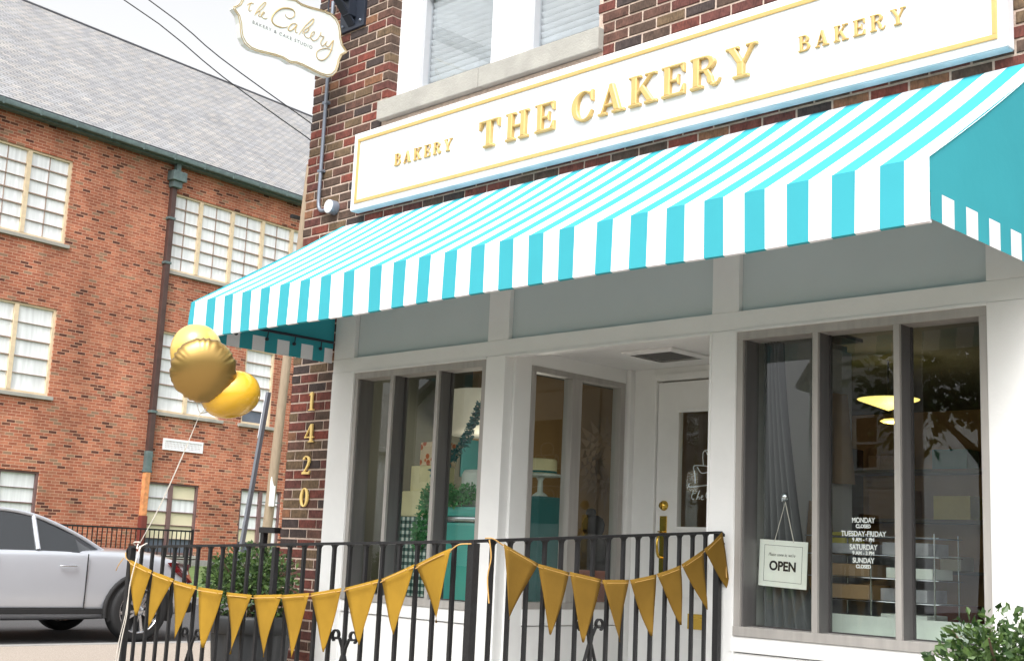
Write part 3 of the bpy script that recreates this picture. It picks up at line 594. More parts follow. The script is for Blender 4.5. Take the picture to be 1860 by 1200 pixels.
# ================================================================== HANGING SIGN
BX = .47
HS = thing('hanging_sign', 'cream plaque sign with scalloped gold outline hanging from the wall bracket', 'sign')
quad = [(0, -.236), (.058, -.222), (.125, -.224), (.2, -.233), (.268, -.24), (.325, -.238), (.37, -.218), (.4, -.18), (.415, -.13), (.42, -.09), (.44, -.04), (.48, -.006)]
yc, zc = -.548, 4.62
half = quad+[(a, -c) for a, c in quad[::-1]]
outl = half+[(-a, c) for a, c in half[::-1] if a > 0]
outl = [p for i, p in enumerate(outl) if i == 0 or (Vector(p)-Vector(outl[i-1])).length > 1e-4]
b = MB(); b.prism(outl, (BX-.045, yc, zc), (0, 1, 0), (0, 0, 1), .045); b.build('board', 'blade', HS)
b = MB(); P = [(BX+.002, yc+a*.965, zc+c*.945) for a, c in outl]; b.tube(P, .003, 6, closed=True); P = [(BX+.001, yc+a*.995, zc+c*.992) for a, c in outl]; b.tube(P, .003, 6, closed=True); b.build('gold_outline', 'goldline', HS)
SC = dict(
C=[(-0.616, 4.717), (-0.605, 4.701), (-0.576, 4.699), (-0.548, 4.72), (-0.538, 4.75), (-0.556, 4.769), (-0.595, 4.768), (-0.645, 4.749), (-0.686, 4.715), (-0.714, 4.674), (-0.721, 4.641), (-0.706, 4.618), (-0.67, 4.61), (-0.626, 4.616), (-0.589, 4.635)],
a=[(-0.515, 4.675), (-0.535, 4.677), (-0.562, 4.659), (-0.582, 4.626), (-0.577, 4.611), (-0.558, 4.617), (-0.532, 4.646), (-0.514, 4.677), (-0.522, 4.641), (-0.52, 4.619), (-0.503, 4.619)],
k=[(-0.492, 4.608), (-0.473, 4.646), (-0.444, 4.691), (-0.408, 4.737), (-0.384, 4.763), (-0.376, 4.757), (-0.387, 4.727), (-0.417, 4.688), (-0.454, 4.653), (-0.461, 4.628)],
k2=[(-0.462, 4.633), (-0.442, 4.666), (-0.416, 4.683), (-0.412, 4.67), (-0.433, 4.646), (-0.449, 4.637), (-0.437, 4.613), (-0.41, 4.61)],
e=[(-0.41, 4.61), (-0.379, 4.638), (-0.361, 4.664), (-0.369, 4.673), (-0.387, 4.653), (-0.391, 4.622), (-0.37, 4.607), (-0.344, 4.618), (-0.32, 4.652), (-0.306, 4.686)],
r=[(-0.307, 4.691), (-0.311, 4.667), (-0.297, 4.663), (-0.28, 4.66), (-0.301, 4.624), (-0.299, 4.601), (-0.281, 4.596), (-.248, 4.641)],
y=[(-0.248, 4.641), (-0.26, 4.62), (-0.251, 4.603), (-0.231, 4.609), (-0.21, 4.642), (-0.195, 4.665), (-0.202, 4.622), (-0.214, 4.571), (-0.241, 4.522), (-0.272, 4.492), (-0.312, 4.485), (-0.331, 4.51), (-0.324, 4.541), (-0.286, 4.571), (-0.24, 4.589), (-0.199, 4.588)],
t=[(-0.889, 4.707), (-0.905, 4.674), (-0.909, 4.65), (-0.901, 4.639), (-0.886, 4.651)], t2=[(-0.924, 4.674), (-0.904, 4.695), (-0.872, 4.703)],
h=[(-0.861, 4.622), (-0.84, 4.672), (-0.813, 4.715), (-0.787, 4.743), (-0.779, 4.737), (-0.802, 4.697), (-0.835, 4.657), (-0.853, 4.634)], h2=[(-0.853, 4.634), (-0.833, 4.662), (-0.819, 4.66), (-0.829, 4.632), (-0.816, 4.63)],
e2=[(-0.816, 4.63), (-0.793, 4.655), (-0.782, 4.669), (-0.792, 4.672), (-0.803, 4.654), (-0.802, 4.632), (-0.779, 4.628), (-0.756, 4.641)])
b = MB()
for k, v in SC.items():
    q = smooth_line([(BX+.002, a, c) for a, c in v], 5); n_ = len(q); r0 = .0031 if k in 'Ckay' else .0025
    rr = [r0*(1.55 if k == 'C' and .35 < i/n_ < .9 else 1)*(.7+.5*math.sin(math.pi*i/n_)) for i in range(n_)]
    b.tube(q, rr, 6)
b.build('script_lettering', 'goldline', HS)
text_mesh('small_lettering', 'BAKERY & CAKE STUDIO', 'grey_ink', HS, frame_mtx((BX+.0015, -.621, 4.552), (0, .9991, -.042), (0, .042, .9991)), .034, .50, spacing=1.3)
for y_ in (-.86, -.24):
    b = MB(); b.tube([(BX-.022, y_, 4.84), (BX-.022, y_, 5.02)], .007, 6); b.build('hanger_rod', 'bracket', HS)
BR = thing('sign_bracket', 'blue-black steel bracket bolted to the brick beside the upper window', 'bracket')
boxes('mounting_plate', 'bracket', BR, [(.30, .583, -.022, 0, 4.815, 5.45)], bev=.004)
boxes('bracket_arm', 'bracket', BR, [(.405, .49, -1.1, -.022, 5.02, 5.10)], bev=.006)
b = MB(); b.box(.405, .49, -.09, -.022, 4.90, 5.02, bev=.004); b.add([(.41, -.025, 4.84), (.485, -.025, 4.84), (.485, -.2, 5.02), (.41, -.2, 5.02), (.41, -.025, 4.86), (.485, -.025, 4.86), (.485, -.18, 5.02), (.41, -.18, 5.02)], [(0, 1, 2, 3), (4, 7, 6, 5), (0, 3, 7, 4), (1, 5, 6, 2)]); b.build('gusset', 'bracket', BR)
for xz in ((.34, 4.86), (.545, 4.86), (.545, 5.2), (.34, 5.2)):
    b = MB(); b.lathe([(0, -.012), (.008, -.012), (.01, -.004), (.01, 0)], (xz[0], -.022, xz[1]), 8, axis=(0, 1, 0)); b.build('bolt', 'steel', BR)

# ================================================================== CONDUIT
CD = thing('electrical_conduit', 'thin grey pipe running down the brick to a round box', 'conduit')
b = MB(); b.tube(smooth_line([(.20, -.025, 5.1), (.20, -.025, 4.5), (.20, -.025, 3.9), (.20, -.025, 3.62), (.205, -.025, 3.53), (.24, -.025, 3.485), (.33, -.025, 3.48)], 5), .0135, 10); b.build('pipe', 'steel', CD)
b = MB(); b.lathe([(0, -.062), (.046, -.062), (.05, -.056), (.05, 0)], (.375, -.002, 3.487), 24, axis=(0, 1, 0)); b.build('round_box', 'steel', CD)
b = MB(); b.lathe([(0, -.002), (.047, -.002), (.049, 0)], (.375, -.065, 3.487), 24, axis=(0, 1, 0))
b.box(.37, .38, -.07, -.066, 3.52, 3.53); b.box(.37, .38, -.07, -.066, 3.445, 3.455); b.build('box_cover', 'vinyl', CD)
for zz in (4.3, 3.78):
    b = MB(); b.box(.175, .225, -.040, -.001, zz, zz+.02, bev=.003); b.build('strap', 'steel', CD)

# ================================================================== HOUSE NUMBERS
for c, xx, zz, wh in (('1', .238, 2.04, 'gold numeral 1, the topmost digit on the brick pier'), ('4', .222, 1.816, 'gold numeral 4 on the brick pier, below the 1'), ('2', .218, 1.595, 'gold numeral 2 on the brick pier, below the 4'), ('0', .222, 1.372, 'gold numeral 0, the lowest digit on the brick pier')):
    g = glyph(c, (xx, -.006, zz), (1, 0, 0), (0, 0, 1), .128, .014, .003, None, 'numeral', 'house_number', wide=1.2); tag(g, wh, 'house number', 'gold street number on the brick pier')

# ================================================================== CEILING VENT
VT = thing('ceiling_vent', 'white square air diffuser in the ceiling of the door recess', 'vent', (2.84, .69, CZ))
b = MB(); s = .19
for k in range(4):
    a0, a1 = s-.012-.038*k, s-.034-.038*k; z0, z1 = -.014+.002*k, -.003+.002*k
    if k == 0: a0, a1 = s, s-.035; z0, z1 = -.010, -.014
    vs = [(-a0, -a0, z0), (a0, -a0, z0), (a0, a0, z0), (-a0, a0, z0), (-a1, -a1, z1-.008), (a1, -a1, z1-.008), (a1, a1, z1-.008), (-a1, a1, z1-.008)]
    b.add(vs, [(i, 4+i, 4+(i+1) % 4, (i+1) % 4) for i in range(4)])
b.box(-s, s, -s, s, -.012, -.001); b.build('louvres', 'white', VT)
boxes('duct_opening', 'dark', VT, [(-s+.045, s-.045, -s+.045, s-.045, -.0135, -.0125)])

# ================================================================== RAILING
RL = thing('iron_railing', 'black wrought iron porch railing turning a corner toward the door pillar', 'railing', (0, 0, 0))
RY = -1.71; RXC = 3.764; RX0 = 1.048
zl = lambda x: 1.069+(x-RX0)*(1.168-1.069)/(RXC-RX0)
zr = lambda y: 1.168+(y-RY)*.108/1.68
b = MB(); b.box(0, 1, 0, 1, 0, 1); 
def railbar(p, q, w_, h_):
    p, q = Vector(p), Vector(q); t = (q-p).normalized(); s_ = Vector((-t.y, t.x, 0)).normalized()*w_/2; u_ = Vector((0, 0, h_))
    m_ = MB(); m_.add([p-s_, p+s_, p+s_+u_, p-s_+u_, q-s_, q+s_, q+s_+u_, q-s_+u_], [(0, 1, 2, 3), (7, 6, 5, 4), (0, 4, 5, 1), (1, 5, 6, 2), (2, 6, 7, 3), (3, 7, 4, 0)]); return m_
railbar((RX0-.01, RY, zl(RX0)-.014), (RXC, RY, zl(RXC)-.014), .032, .012).build('top_rail', 'black', RL)
railbar((RXC, RY-.016, zr(RY)-.014), (RXC, -.03, zr(-.03)-.014), .032, .012).build('top_rail', 'black', RL)
railbar((RX0, RY, .25), (RXC, RY, .32), .025, .014).build('bottom_rail', 'black', RL)
railbar((RXC, RY, .32), (RXC, -.03, .40), .025, .014).build('bottom_rail', 'black', RL)
def post(x, y, zt, w_=.027, z0=.0):
    m_ = MB(); m_.box(x-w_/2, x+w_/2, y-w_/2, y+w_/2, z0, zt, bev=.003); m_.build('post', 'black', RL)
post(RX0+.006, RY, zl(RX0)-.014, .032); post(RXC, RY, zl(RXC)-.014, .036, .1); post(RXC, -.045, zr(-.045)-.014, .032, .1); post(RX0+(RXC-RX0)*.5, RY, zl(2.27)-.014, .026, .1)
def collar(m_, x, y, z, w_, ax):
    # flared shoulder under the rail
    h_ = w_/2
    for sgn in (-1, 1):
        d = (sgn, 0) if ax == 'x' else (0, sgn)
        e = (0, 1) if ax == 'x' else (1, 0)
        p = [(h_, 0), (h_+.016, 0), (h_+.004, -.008), (h_, -.02)]
        vs = []
        for side in (-1, 1):
            for a, zz in p: vs.append((x+d[0]*a+e[0]*h_*side*.9, y+d[1]*a+e[1]*h_*side*.9, z+zz))
        m_.add(vs, [(0, 1, 2, 3), (7, 6, 5, 4), (0, 4, 5, 1), (1, 5, 6, 2), (2, 6, 7, 3)])
N = 24
for i in range(1, N):
    x = RX0+(RXC-RX0)*i/N
    pass
    m_ = MB(); w_ = .0155; zt = zl(x)-.013; z0_ = .262
    if i in (8, 18): z0_ = .262
    m_.box(x-w_/2, x+w_/2, RY-w_/2, RY+w_/2, z0_, zt); collar(m_, x, RY, zt, w_, 'x')
    if i != 12: m_.build('baluster', 'black', RL)
N = 16
for i in range(1, N):
    y = RY+(-.045-RY)*i/N; m_ = MB(); w_ = .0155; zt = zr(y)-.013
    m_.box(RXC-w_/2, RXC+w_/2, y-w_/2, y+w_/2, .33, zt); collar(m_, RXC, y, zt, w_, 'y'); m_.build('baluster', 'black', RL)
# scroll ornaments: curls and a lattice diamond between balusters
def strap_line(m_, pts, w_=.014, t=.007, plane='x'):
    pts = [Vector(p) for p in pts]; nrm = Vector((0, 1, 0)) if plane == 'x' else Vector((1, 0, 0)); vs = []; N_ = len(pts)
    for i, p in enumerate(pts):
        tt = (pts[min(i+1, N_-1)]-pts[max(i-1, 0)]).normalized(); s_ = tt.cross(nrm)
        for a, c in ((-1, -1), (1, -1), (1, 1), (-1, 1)): vs.append(p+s_*t/2*a+nrm*w_/2*c)
    fs = [(i*4+k, i*4+(k+1) % 4, (i+1)*4+(k+1) % 4, (i+1)*4+k) for i in range(N_-1) for k in range(4)]+[(0, 3, 2, 1), tuple((N_-1)*4+k for k in range(4))]
    m_.add(vs, fs)
def ornament(c, z, hw, plane):
    m_ = MB()
    P = (lambda a, zz: (c+a, RY, zz)) if plane == 'x' else (lambda a, zz: (RXC, c+a, zz))
    top = z
    for s_ in (-1, 1):
        # lattice strap: from top centre curl outward, down to the side, and in to the bottom
        curl = []
        for k in range(15):
            a = D2R(-60+k*26); rr = .030-.0012*k; curl.append((s_*(hw*.52)+rr*math.cos(a)*(s_), top+.03+rr*math.sin(a)*.95))
        curl = curl[::-1]
        q = curl+[(s_*.012, top-.03), (s_*.004, top-.06), (s_*hw*.75, top-.24), (s_*hw*.86, top-.27), (s_*hw*.75, top-.30), (s_*.004, top-.47)]
        strap_line(m_, [P(a, zz) for a, zz in curl], plane=plane)
        strap_line(m_, [P(a, zz) for a, zz in [(s_*.035, top+.02), (s_*.012, top-.02), (s_*.006, top-.05), (s_*hw*.8, top-.25), (s_*hw*.8, top-.28), (s_*.004, top-.48)]], plane=plane)
    m_.build('scroll_ornament', 'black', RL)
SP = (RXC-RX0)/24
ornament(RX0+SP*6, .62, SP, 'x'); ornament(RX0+SP*17, .70, SP, 'x'); 
SQ = (-.045-RY)/16
ornament(RY+SQ*7, .80, SQ, 'y')
for c_, pl, sg, zt in (((RX0, RY), 'x', -1, zl(RX0)-.01), ((RXC, -.03), 'y', 1, zr(-.03)-.01)):
    m_ = MB(); q = []
    for k in range(16):
        a = math.pi/2-k*.33; rr = .036-.0012*k; q.append((math.cos(a)*rr*1.0, math.sin(a)*rr-.036))
    pts = [((c_[0]+sg*x_, c_[1], zt+z_) if pl == 'x' else (c_[0], c_[1]+sg*x_, zt+z_)) for x_, z_ in q]
    strap_line(m_, pts, w_=.03, t=.008, plane=pl); m_.build('curled_end', 'black', RL)

# ================================================================== BUNTING
bunL = [[(1.112, 0.993), (1.351, 0.945), (1.226, 0.704)], [(1.362, 0.942), (1.577, 0.912), (1.367, 0.652)], [(1.585, 0.907), (1.807, 0.886), (1.636, 0.614)], [(1.816, 0.883), (2.044, 0.876), (1.91, 0.593)], [(2.082, 0.872), (2.301, 0.871), (2.153, 0.582)], [(2.304, 0.87), (2.535, 0.886), (2.428, 0.592)], [(2.538, 0.883), (2.753, 0.904), (2.648, 0.608)], [(2.76, 0.904), (2.981, 0.938), (2.883, 0.654)], [(2.999, 0.939), (3.226, 0.987), (3.126, 0.705)], [(3.245, 0.988), (3.453, 1.058), (3.349, 0.765)], [(3.467, 1.055), (3.676, 1.13), (3.61, 0.83)]]
bunR = [[(-1.579, 1.157), (-1.369, 1.083), (-1.526, 0.855)], [(-1.369, 1.083), (-1.17, 1.051), (-1.275, 0.791)], [(-1.171, 1.054), (-0.962, 1.026), (-1.065, 0.756)], [(-0.96, 1.024), (-0.773, 1.027), (-0.824, 0.755)], [(-0.768, 1.027), (-0.577, 1.056), (-0.601, 0.777)], [(-0.573, 1.057), (-0.393, 1.102), (-0.377, 0.825)], [(-0.387, 1.105), (-0.215, 1.179), (-0.177, 0.895)], [(-0.213, 1.181), (-0.067, 1.27), (0.009, 0.984)]]
def pennant(tri, to3, par, mt, curl):
    m_ = MB(); A, B_, T = [Vector(q) for q in tri]; n_ = 10; vs = []; K = 6
    for j in range(n_+1):
        t = j/n_
        for i in range(K+1):
            s_ = i/K; top = A.lerp(B_, s_); p = top.lerp(T, t)
            if t > .98: p = T.lerp(top, .006)
            off = curl*(math.sin(t*2.4)*.010*(s_-.5)*2+.008*math.sin(math.pi*s_)*(1-t)) + .003*math.sin(t*5+curl*9)
            vs.append(to3(p[0], p[1], off))
    fs = [(j*(K+1)+i, j*(K+1)+i+1, (j+1)*(K+1)+i+1, (j+1)*(K+1)+i) for j in range(n_) for i in range(K)]
    m_.add(vs, fs, 0, True)
    o = m_.build('pennant', mt, par)
    md = o.modifiers.new('t', 'SOLIDIFY'); md.thickness = .0012; md.offset = 0
def bunting(data, to3, label, mt, ends, tw=.0024):
    T = thing('bunting', label, 'bunting', group='paper pennant garlands tied to the railing')
    for i, tri in enumerate(data): pennant(tri, to3, T, mt, random.uniform(-1, 1))
    m_ = MB(); 
    for tri in data:
        a, c = Vector(tri[0]), Vector(tri[1])
        for s0, s1, o_ in ((.0, .13, -.004), (.13, .86, .007), (.86, 1.0, -.004)):
            p, q = a.lerp(c, s0), a.lerp(c, s1); m_.tube([to3(p[0], p[1]-.014, o_+.006), to3(q[0], q[1]-.014, o_+.006)], tw, 5)
    for e in ends: m_.tube(smooth_line(e), .0028, 5)
    m_.build('twine', 'twine', T); return T
bunting(bunL, lambda x, z, o: (x, -1.75-o, z), 'string of eleven bright mustard paper pennants sagging along the left stretch of railing', 'kraft',
        [[(1.112, -1.75, .985), (1.06, -1.745, 1.0), (1.04, -1.74, 1.03)], [(3.676, -1.755, 1.12), (3.72, -1.75, 1.145), (3.775, -1.735, 1.15)], [(1.06, -1.76, 1.0), (1.03, -1.77, .96), (.99, -1.76, .93)]])
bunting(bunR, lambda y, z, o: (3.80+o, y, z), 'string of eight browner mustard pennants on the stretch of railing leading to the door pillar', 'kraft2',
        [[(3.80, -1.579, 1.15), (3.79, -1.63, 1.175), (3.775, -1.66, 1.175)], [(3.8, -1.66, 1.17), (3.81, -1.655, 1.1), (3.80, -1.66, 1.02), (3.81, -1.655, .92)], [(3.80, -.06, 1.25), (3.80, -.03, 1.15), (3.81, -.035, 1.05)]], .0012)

# ================================================================== BALLOONS
def P_cam(px, py, d):
    return None
def balloon(name, label, c, ax, r, th, mt, pucker, fat=1):
    c = Vector(c); q = Vector((0, 0, 1)).rotation_difference(Vector(ax).normalized()); m_ = MB(); NU, NV = 144, 40; vs = []
    for j in range(NV+1):
        ph = math.pi*j/NV
        for i in range(NU):
            t = 2*math.pi*i/NU; rr, zz = math.sin(ph), math.cos(ph)
            rr = rr**.9; edge = max(0, 1-abs(zz)*1.3)**1.6; hf = (.45+.55*max(0, math.sin(t+.6)))
            k_ = 1-pucker*edge*(.5+.5*math.cos(t*26+1.5*math.sin(t*3)+2*math.sin(t*7)))*(.6+.4*math.sin(t*5+1))
            z_ = zz*(1-pucker*3.0*hf*max(0, 1-abs(zz)*1.25)*(.5+.5*math.cos(t*26+1.5*math.sin(t*3)+2*math.sin(t*7))))
            vs.append(c+q @ Vector((rr*r*k_*math.cos(t), rr*r*k_*math.sin(t), z_*th)))
    m_.add(vs, [(j*NU+i, j*NU+(i+1) % NU, (j+1)*NU+(i+1) % NU, (j+1)*NU+i) for j in range(NV) for i in range(NU)], 0, True)
    o = m_.build(name, mt, None); tag(o, label, 'balloon', 'gold balloons tied to the railing'); return o
BC = dict(foil=(1.604, -1.681, 2.01), back=None, right=None)
def dep(px, py, d):   # world point d metres deep, used once to derive the fixed positions below
    return None
balloon('foil_balloon', 'round matte gold foil balloon with crinkled rim, the foremost of the three', (1.606, -1.700, 2.005), (.86, -.49, -.28), .176, .088, 'foil', .07)
balloon('latex_balloon', 'pale gold balloon peeking out above the foil balloon, under the awning corner', (1.307, -1.575, 2.150), (.3, -.2, 1), .141, .150, 'foil2', 0)
balloon('latex_balloon', 'glossy yellow-gold balloon at the lower right of the cluster', (1.5965, -1.5145, 1.898), (.6, .75, .25), .130, .160, 'foil3', 0)
BS = thing('balloon_ribbon', 'white ribbon knotted to the railing end and rising to the balloons', 'ribbon')
kn = (1.146, -1.72, 1.082); up = (1.545, -1.66, 1.78)
b = MB()
for o_ in (0, .006):
    q = smooth_line([Vector(kn), Vector(kn).lerp(Vector(up), .3)+Vector((.018+o_, 0, -.01)), Vector(kn).lerp(Vector(up), .65)+Vector((.012+o_, 0, -.01)), Vector(up)], 6); b.tube(q, .0018, 5)
b.tube(smooth_line([up, (1.50, -1.66, 1.845), (1.44, -1.62, 1.94), (1.40, -1.6, 2.0)]), .002, 5); b.tube(smooth_line([up, (1.56, -1.63, 1.815), (1.58, -1.64, 1.84)]), .002, 5); b.tube(smooth_line([up, (1.53, -1.60, 1.80), (1.52, -1.55, 1.83)]), .003, 5)
b.build('ribbon_strand', 'ribbon', BS)
b = MB(); b.tube(smooth_line([(1.146, -1.72, 1.09), (1.10, -1.73, 1.085), (1.10, -1.70, 1.06), (1.17, -1.69, 1.085), (1.19, -1.73, 1.07), (1.15, -1.735, 1.055), (1.13, -1.72, 1.08)]), .004, 6); b.build('knot', 'ribbon', BS)
b = MB()
b.tube(smooth_line([(1.18, -1.735, 1.07), (1.19, -1.76, .98), (1.175, -1.77, .85), (1.155, -1.77, .7), (1.12, -1.775, .55), (1.09, -1.775, .35)]), .0024, 5); b.tube(smooth_line([(1.19, -1.735, 1.07), (1.20, -1.765, .98), (1.18, -1.775, .85), (1.17, -1.77, .7), (1.145, -1.775, .55), (1.12, -1.775, .33)]), .0028, 5)
b.build('trailing_end', 'ribbon', BS)
b = MB(); b.lathe([(0, -.02), (.012, -.012), (.014, 0), (.006, .016), (0, .02)], (1.52, -1.57, 1.80), 10); b.build('balloon_neck', 'foil3', BS)

# ================================================================== PLANTERS AND SHRUBS
def planter(x, y, label):
    T = thing('planter', label, 'planter', (x, y, .0), group='black fluted planters by the storefront')
    b = MB(); b.lathe([(.0, 0), (.20, 0), (.205, .02), (.25, .56)], n=96, flute=.025, nf=16); b.build('pot', 'pot', T)
    b = MB(); b.lathe([(.27, .55), (.292, .56), (.295, .64), (.29, .66), (.262, .66), (.255, .62), (.0, .615)], n=48); b.build('rim', 'pot', T)
    b = MB(); b.lathe([(0, .63), (.25, .625)], n=24); b.build('soil', 'soil', T); return T
def leaves(b, n, c, rad, size, fn=None):
    for _ in range(n):
        while True:
            v = Vector([random.uniform(-1, 1) for _ in range(3)])
            if .25 < v.length < 1: break
        v *= (.72+.28*random.random())/max(v.length, .75)*v.length**.3 if random.random() < .7 else 1
        p = Vector((c[0]+v.x*rad[0], c[1]+v.y*rad[1], c[2]+v.z*rad[2]))
        if fn: p = fn(p, v)
        d = (v*1.0+Vector([random.gauss(0, .6) for _ in range(3)])).normalized(); s_ = d.cross(Vector([random.gauss(0, 1) for _ in range(3)])).normalized(); L = size*random.uniform(.6, 1.3); W_ = L*.3; nn = d.cross(s_)
        b.add([p, p+d*L*.5+s_*W_+nn*W_*.3, p+d*L, p+d*L*.5-s_*W_+nn*W_*.3], [(0, 1, 2, 3)])
def shrub(x, y, zc, r, rz_, label, n=3800):
    T = thing('boxwood_shrub', label, 'shrub', (x, y, .63), group='clipped boxwood shrubs in planters')
    b = MB()
    lobes = [(0, 0, 0, 1)]+[(random.uniform(-.5, .5), random.uniform(-.5, .5), random.uniform(-.3, .6), random.uniform(.4, .6)) for _ in range(9)]
    for lx, ly, lz, s_ in lobes: leaves(b, int(n*(.4 if s_ == 1 else .07)), (lx*r, ly*r, zc-.63+lz*rz_), (r*s_*.9, r*s_*.9, rz_*s_*.95), .034)
    b.build('foliage', 'boxleaf', T)
    b = MB()
    for k in range(9):
        a = k*.7; b.tube(smooth_line([(0, 0, 0), (.05*math.cos(a), .05*math.sin(a), (zc-.63)*.6), (r*.8*math.cos(a), r*.8*math.sin(a), zc-.63+rz_*.7*math.sin(k*2.1))]), [.008]*4+[.005]*4+[.003], 5)
    b.build('stem', 'bark', T); return T
planter(.50, -.52, 'black fluted planter behind the railing beside the brick pier'); shrub(.44, -.50, .83, .36, .30, 'rounded boxwood in the planter beside the brick pier')
planter(5.60, -.95, 'black fluted planter at the right edge, below the right window'); shrub(5.60, -.95, .76, .31, .27, 'boxwood with loose sprigs at the right edge, under the window')

# ================================================================== OPEN SIGN
OS = thing('open_sign', 'square white OPEN card hanging on a string from a suction hook behind the glass', 'sign', (4.018, .14, 1.128))
OS.rotation_euler = (0, D2R(2.2), 0)
boxes('card', 'card', OS, [(-.136, .136, 0, .004, -.113, .113)])
b = MB(); a, c, t = .108, .088, .0016
for q in [(-a, a, c-t, c), (-a, a, -c, -c+t), (-a, -a+t, -c, c), (a-t, a, -c, c)]: b.box(q[0], q[1], -.0006, .0005, q[2], q[3])
b.build('printed_border', 'blackink', OS)
text_mesh('open_lettering', 'OPEN', 'blackink', OS, frame_mtx((0, -.0008, -.032), (1, 0, 0), (0, 0, 1)), .062, .15, bold=.0022)
sh_ = Matrix.Identity(4); sh_[0][1] = .35
text_mesh('script_line', "Please come in, we're", 'blackink', OS, frame_mtx((-.008, -.0008, .036), (1, 0, 0), (0, 0, 1)) @ sh_, .022, .150, bold=-.0002)
b = MB(); b.tube([(-.052, 0, .106), (.004, -.005, .30)], .002, 5); b.tube([(.058, 0, .106), (.004, -.005, .30)], .0028, 5); b.build('hanging_string', 'ribbon', OS)
b = MB(); b.lathe([(0, -.006), (.012, -.004), (.022, .006), (.022, .009), (0, .009)], (.004, -.025, .325), 20, axis=(0, 1, 0)); b.box(.0, .008, -.034, -.02, .30, .318, bev=.002); b.build('suction_hook', 'chrome', OS)

# ================================================================== THINGS INSIDE THE SHOP
def cloth_box(name, x0, x1, y0, y1, z0, z1, mt, **k):
    b = MB(); n = 28; top = []; vs = []
    per = [(x0+(x1-x0)*i/n, y0) for i in range(n)]+[(x1, y0+(y1-y0)*i/n) for i in range(n)]+[(x1-(x1-x0)*i/n, y1) for i in range(n)]+[(x0, y1-(y1-y0)*i/n) for i in range(n)]
    N_ = len(per); cx, cy = (x0+x1)/2, (y0+y1)/2
    for j in range(7):
        t = j/6
        for i, (x, y) in enumerate(per):
            f = 1+t*.05*(1+math.sin(i*.9)+.4*math.sin(i*2.3)); vs.append((cx+(x-cx)*f, cy+(y-cy)*f, z1+(z0-z1)*t))
    b.add(vs, [(j*N_+i, (j+1)*N_+i, (j+1)*N_+(i+1) % N_, j*N_+(i+1) % N_) for j in range(6) for i in range(N_)], 0, True)
    b.add([(x, y, z1+.001) for x, y in per], [tuple(range(N_))]); return b.build(name, mt, **k)
cloth_box('display_table', .90, 1.30, .30, .72, .2, 1.33, 'gingham', label='square display table draped in green gingham inside the left window', cat='table')
CK = thing('tiered_cake', 'stack of three square display cakes on the gingham table, dotted tier on top', 'cake', (1.06, .42, 1.331))
for nm, q, mt in (('bottom_tier', (-.15, .10, -.1, .14, 0, .17), 'cream'), ('middle_tier', (-.09, .13, -.08, .12, .17, .34), 'cream'), ('top_tier', (-.03, .16, -.06, .1, .34, .50), 'dots')): boxes(nm, mt, CK, [q], bev=.012)
FR = thing('retro_cabinet', 'teal enamel cabinet with a chrome strip inside the left window', 'cabinet')
boxes('cabinet_body', 'teal', FR, [(1.36, 1.80, .30, .74, .2, 1.30)], bev=.02); boxes('cabinet_top', 'teal', FR, [(1.345, 1.815, .285, .755, 1.335, 1.40)], bev=.02); boxes('chrome_strip', 'chrome', FR, [(1.35, 1.81, .288, .74, 1.302, 1.333)], bev=.01)
boxes('wall_plaque', 'teal2', None, [(.095, .11, 1.6, 1.9, 1.7, 2.0)], bev=.05, label='dark teal round ornament on the wall seen in the left pane', cat='ornament')
b = MB(); b.lathe([(0, 0), (.15, 0), (.155, .02), (.155, .21), (.14, .24), (0, .245)], (1.53, .50, 1.40), 32); b.build('iced_cake', 'whiteice', None, label='round pale iced cake on top of the teal cabinet', cat='cake')
b = MB(); b.box(1.66, 1.79, .40, .58, 1.40, 1.60, bev=.01); b.build('dotted_cake', 'dots', None, label='small square orange dotted cake behind the pale round one', cat='cake')
GV = thing('leaf_garland', 'green leafy garland draped over the table and cabinet in the left window', 'garland')
b = MB()
for c_, rr in (((1.19, .28, 1.30), (.05, .05, .18)), ((1.25, .27, 1.42), (.05, .05, .12)), ((1.17, .27, 1.2), (.045, .05, .1)), ((1.40, .28, 1.48), (.09, .05, .06)), ((1.50, .27, 1.45), (.1, .05, .05)), ((1.62, .28, 1.49), (.09, .05, .05)), ((1.30, .27, 1.46), (.07, .04, .07))): leaves(b, 260, c_, rr, .028)
b.build('garland_leaves', 'leaf', GV)
b = MB()
leaves(b, 240, (1.30, .30, 1.80), (.02, .02, .02), .03)
b2 = MB(); pth = smooth_line([(1.25, .30, 1.62), (1.40, .30, 1.70), (1.52, .31, 1.82), (1.60, .31, 1.95), (1.66, .31, 2.05)], 12)
for p in pth: leaves(b2, 14, p, (.022, .02, .022), .03)
b2.build('leaf_strand', 'teal2', None, label='dark green leaf strand hanging diagonally in the right pane of the left window', cat='garland')
SPT = thing('spotlight', 'black barrel spotlight at the top of the left window', 'spotlight', (1.62, .45, 2.0))
b = MB(); b.lathe([(0, -.07), (.045, -.07), (.05, -.06), (.05, .07), (.046, .07), (.044, .05), (0, .05)], (0, 0, 0), 24, axis=(-1, -.2, -.1)); b.build('barrel', 'black', SPT)
b = MB(); b.tube([(0, 0, .04), (0, 0, .62)], .01, 8); b.build('stem', 'black', SPT)
b = MB()
for i in range(14):
    pass
b = MB(); b.lathe([(0, 0), (.26, 0), (.28, .05), (.285, .30), (.27, .34), (0, .35)], (.45, 1.5, 2.0), 28); b.build('drum_shade', 'drumglow', None, label='large pale drum lampshade with an added glow, deep in the left window', cat='lampshade')
dl_ = bpy.data.lights.new('display_fill_light', 'POINT'); dl_.energy = 9; dl_.color = (1, .93, .8); dl_.shadow_soft_size = .15; do = bpy.data.objects.new('display_fill_light', dl_); COL.objects.link(do); do.location = (.9, 1.4, 1.75)  # added fill lamp outside the shade, brightens the left window display
